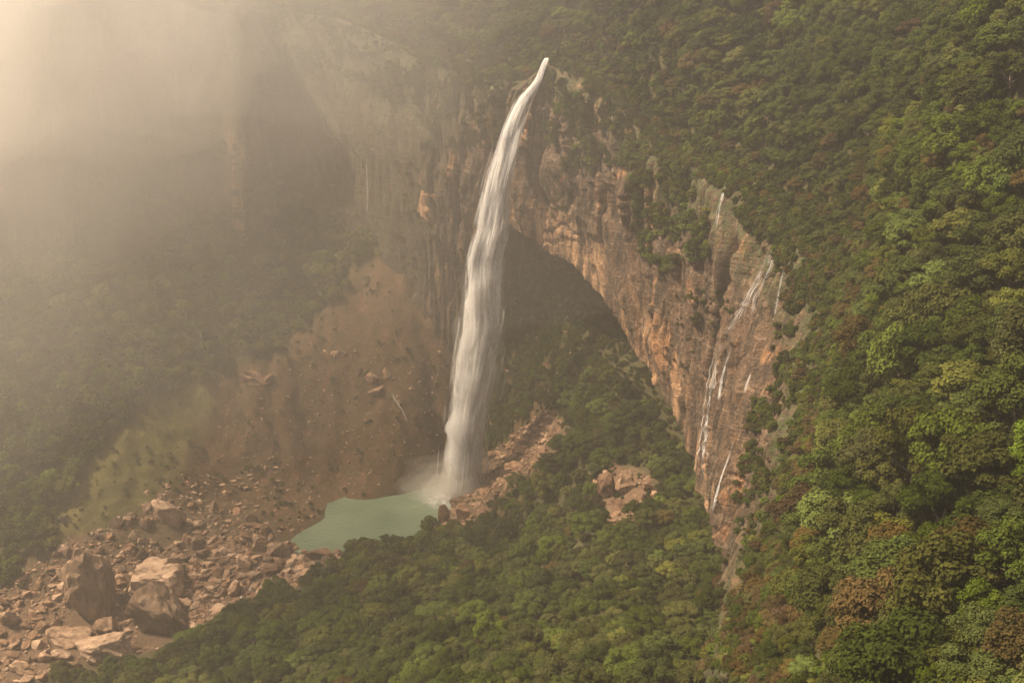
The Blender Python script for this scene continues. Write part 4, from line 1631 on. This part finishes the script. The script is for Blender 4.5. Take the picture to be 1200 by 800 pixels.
def blob(name, c, rad, mat, seed, parent=None, lump=0.22):
    b = bmesh.new()
    bmesh.ops.create_icosphere(b, subdivisions=4, radius=1.0)
    for v_ in b.verts:
        n_ = v_.co.normalized()
        k_ = 1 + lump * float(fbm(n_.x * 1.7 + seed, n_.y * 1.7, n_.z * 1.7, 3))
        v_.co = Vector((n_.x * rad[0] * k_, n_.y * rad[1] * k_, n_.z * rad[2] * k_))
    me = bpy.data.meshes.new(name)
    b.to_mesh(me)
    b.free()
    for p_ in me.polygons:
        p_.use_smooth = True
    me.materials.append(mat)
    o = link(name, me, parent)
    o.location = c
    return o


VEIL.materials.append(mist_mat('veil_of_drops', 0.13, (0.98, 0.97, 0.95), 0.2))
link('veil', VEIL, fall)['kind'] = 'stuff'
SPRAY = mist_mat('spray_mist', 0.035)
SPRAY2 = mist_mat('thin_spray_mist', 0.010)
for q, (px, py, dy, rad, mt) in enumerate([(538, 562, -3, (17, 14, 18), SPRAY), (530, 570, -6, (24, 16, 10), SPRAY), (545, 540, 0, (13, 12, 26), SPRAY), (524, 562, -2, (40, 26, 22), SPRAY2), (506, 570, -6, (26, 18, 12), SPRAY2),
                                           (548, 500, 0, (17, 15, 36), SPRAY2), (562, 420, 0, (22, 16, 46), SPRAY2), (566, 360, 0, (19, 14, 40), SPRAY2)]):
    p = P(px, py, 884 + dy) - fall_loc
    o = blob('spray', tuple(p), rad, mt, q * 3.3, fall, 0.3)
    o['kind'] = 'stuff'

# churned foam where the fall meets the pool
m, nt = nmat('foam')
t = NT(nt)
co = t.coords('Object')
ln = t.n('ShaderNodeVectorMath', operation='LENGTH')
t.l(co, ln.inputs[0])
fall_off = t.math('SUBTRACT', 1.0, ln.outputs['Value'], True)
nz = t.ramp(t.noise(t.map(co, (6, 6, 6)), 1.0, 6, 0.7, 0.6), [(0.38, 0.0), (0.62, 1.0)])
df = t.n('ShaderNodeBsdfDiffuse')
df.inputs['Color'].default_value = (0.8, 0.8, 0.76, 1)
tp = t.n('ShaderNodeBsdfTransparent')
mx = t.n('ShaderNodeMixShader')
t.l(t.math('MULTIPLY', t.math('MULTIPLY', fall_off, 1.3, True), t.math('ADD', t.math('MULTIPLY', nz, 0.8), t.math('MULTIPLY', fall_off, 0.4), True)), mx.inputs[0])
t.l(tp.outputs[0], mx.inputs[1])
t.l(df.outputs[0], mx.inputs[2])
t.out(mx.outputs[0])
V, Fc = [(0, 0, 0)], []
for j in range(40):
    V.append((math.cos(j * math.pi / 20), math.sin(j * math.pi / 20), 0))
for j in range(40):
    Fc.append((0, j + 1, (j + 1) % 40 + 1))
fo = link('foam', mesh_from('foam', V, Fc, True, m), kind='stuff')
fo.location = tuple(PZ(530, 582, 0.08))
fo.scale = (34, 26, 1)

# ------------------------------------------------------------------ thin cascades down the rock
M_CASC = mat_water('cascade_water', 0.42)
for n_ in M_CASC.node_tree.nodes:
    if n_.type == 'VALTORGB':
        n_.color_ramp.elements[0].color = (0.4, 0.4, 0.4, 1)


def cascade(px_path, width, n, label, spread=1.0):
    pts = []
    for (a, b), (c, d) in zip(px_path[:-1], px_path[1:]):
        m_ = max(2, int(math.hypot(c - a, d - b) / 2.5))
        for k in range(m_):
            pts.append((a + (c - a) * k / m_, b + (d - b) * k / m_))
    pts.append(px_path[-1])
    hp = []
    for a, b in pts:
        h = look(a, b)
        if h[0] is not None:
            hp.append(np.array(h[0]) + 2.6 * (EYE - np.array(h[0])) / np.linalg.norm(EYE - np.array(h[0])))
    if len(hp) < 3:
        return
    hp = np.array(hp)
    d_ = np.linalg.norm(hp - EYE, axis=1)
    med = np.array([np.median(d_[max(0, i - 4):i + 5]) for i in range(len(d_))])
    hp = EYE + (hp - EYE) * (np.minimum(d_, med) / d_)[:, None]
    o0 = hp[-1].copy()
    V, Fc = [], []
    L_ = len(hp)
    for k in range(n):
        i0 = 0 if k < 4 else int(r_.integers(0, max(1, L_ - 8)))
        i1 = L_ if k < 4 else min(L_, i0 + int(r_.integers(8, 30)))
        if i1 - i0 < 3:
            continue
        q = hp[i0:i1] - o0
        grow = np.linspace(0.5, 1.3, L_)[i0:i1] * spread
        q = q + np.stack([(r_.normal(0, 0.5) + 0.5 * fbm(np.arange(i1 - i0) / 4, k * 2.3, 0.4, 2)) * grow, r_.normal(0, .2) + 0 * grow, 0 * grow], 1)
        w = width * r_.uniform(0.25, 0.75) * (0.7 + 0.5 * np.abs(noise(np.arange(i1 - i0) / 2.5, k, 0.9)))
        w = w * np.clip(np.minimum(np.arange(i1 - i0) + 0.5, (i1 - i0) - np.arange(i1 - i0)) / 2.0, 0.25, 1)
        ribbon_strip(V, Fc, q, w, np.tile(np.array([0.93, -0.36, 0]), (i1 - i0, 1)))
    o = link('cascade', flow_mesh('cascade', V, Fc, M_CASC), label=label, category='cascade', group='thin cascades on the rock walls')
    o.location = o0


cascade([(904, 292), (897, 310), (888, 328), (881, 340), (873, 356), (864, 374), (852, 392)], 1.6, 16, 'bright stepped cascade in the upper cleft of the cliff', 2.2)
cascade([(908, 294), (903, 312), (892, 335), (882, 350), (880, 372)], 1.0, 8, 'thin second strand beside the bright stepped cascade', 1.4)
cascade([(846, 396), (840, 418), (834, 450), (829, 490), (826, 530), (824, 565)], 1.8, 16, 'wide veil of water over the lower cliff face', 3.0)
cascade([(857, 408), (851, 424), (846, 442), (842, 470)], 1.2, 9, 'short white cascade right of the wide veil', 1.2)
cascade([(881, 436), (876, 448), (872, 462)], 1.1, 6, 'tiny white trickle below the dark cleft', 0.8)
cascade([(861, 515), (853, 538), (845, 560), (838, 585), (834, 600)], 1.1, 9, 'slanting thin cascade at the cliff foot', 0.9)
cascade([(918, 315), (913, 340), (908, 370)], 0.8, 6, 'faint trickle near the forest edge of the cliff', 0.8)
cascade([(852, 212), (843, 240), (838, 268)], 1.2, 6, 'pale streak of water at the cliff rim', 1.2)
cascade([(429, 180), (430, 205), (431, 230), (429, 262)], 0.8, 6, 'faint white thread on the hazy gorge wall', 0.8)
cascade([(456, 455), (463, 468), (472, 482), (480, 500)], 1.0, 6, 'pale thread of water on the bare slope', 0.8)

# ------------------------------------------------------------------ banks of mist drifting through the gorge
MIST = [
    ((-300, 960, 320), (430, 350, 250), 0.00027),
    ((-320, 930, 430), (310, 320, 190), 0.00036),
    ((-400, 900, 460), (240, 290, 190), 0.00080),
    ((-440, 820, 200), (280, 240, 200), 0.00022),
    ((-480, 800, 480), (200, 220, 170), 0.00100),
    ((-410, 720, 310), (180, 230, 190), 0.00050),
]
for q, (c, rad, dn) in enumerate(MIST):
    o = blob('mist', c, rad, mist_mat('mist_air', dn, (0.985, 0.95, 0.89), 0.35), 40 + q * 7.7, None, 0.28)
    o['kind'] = 'stuff'
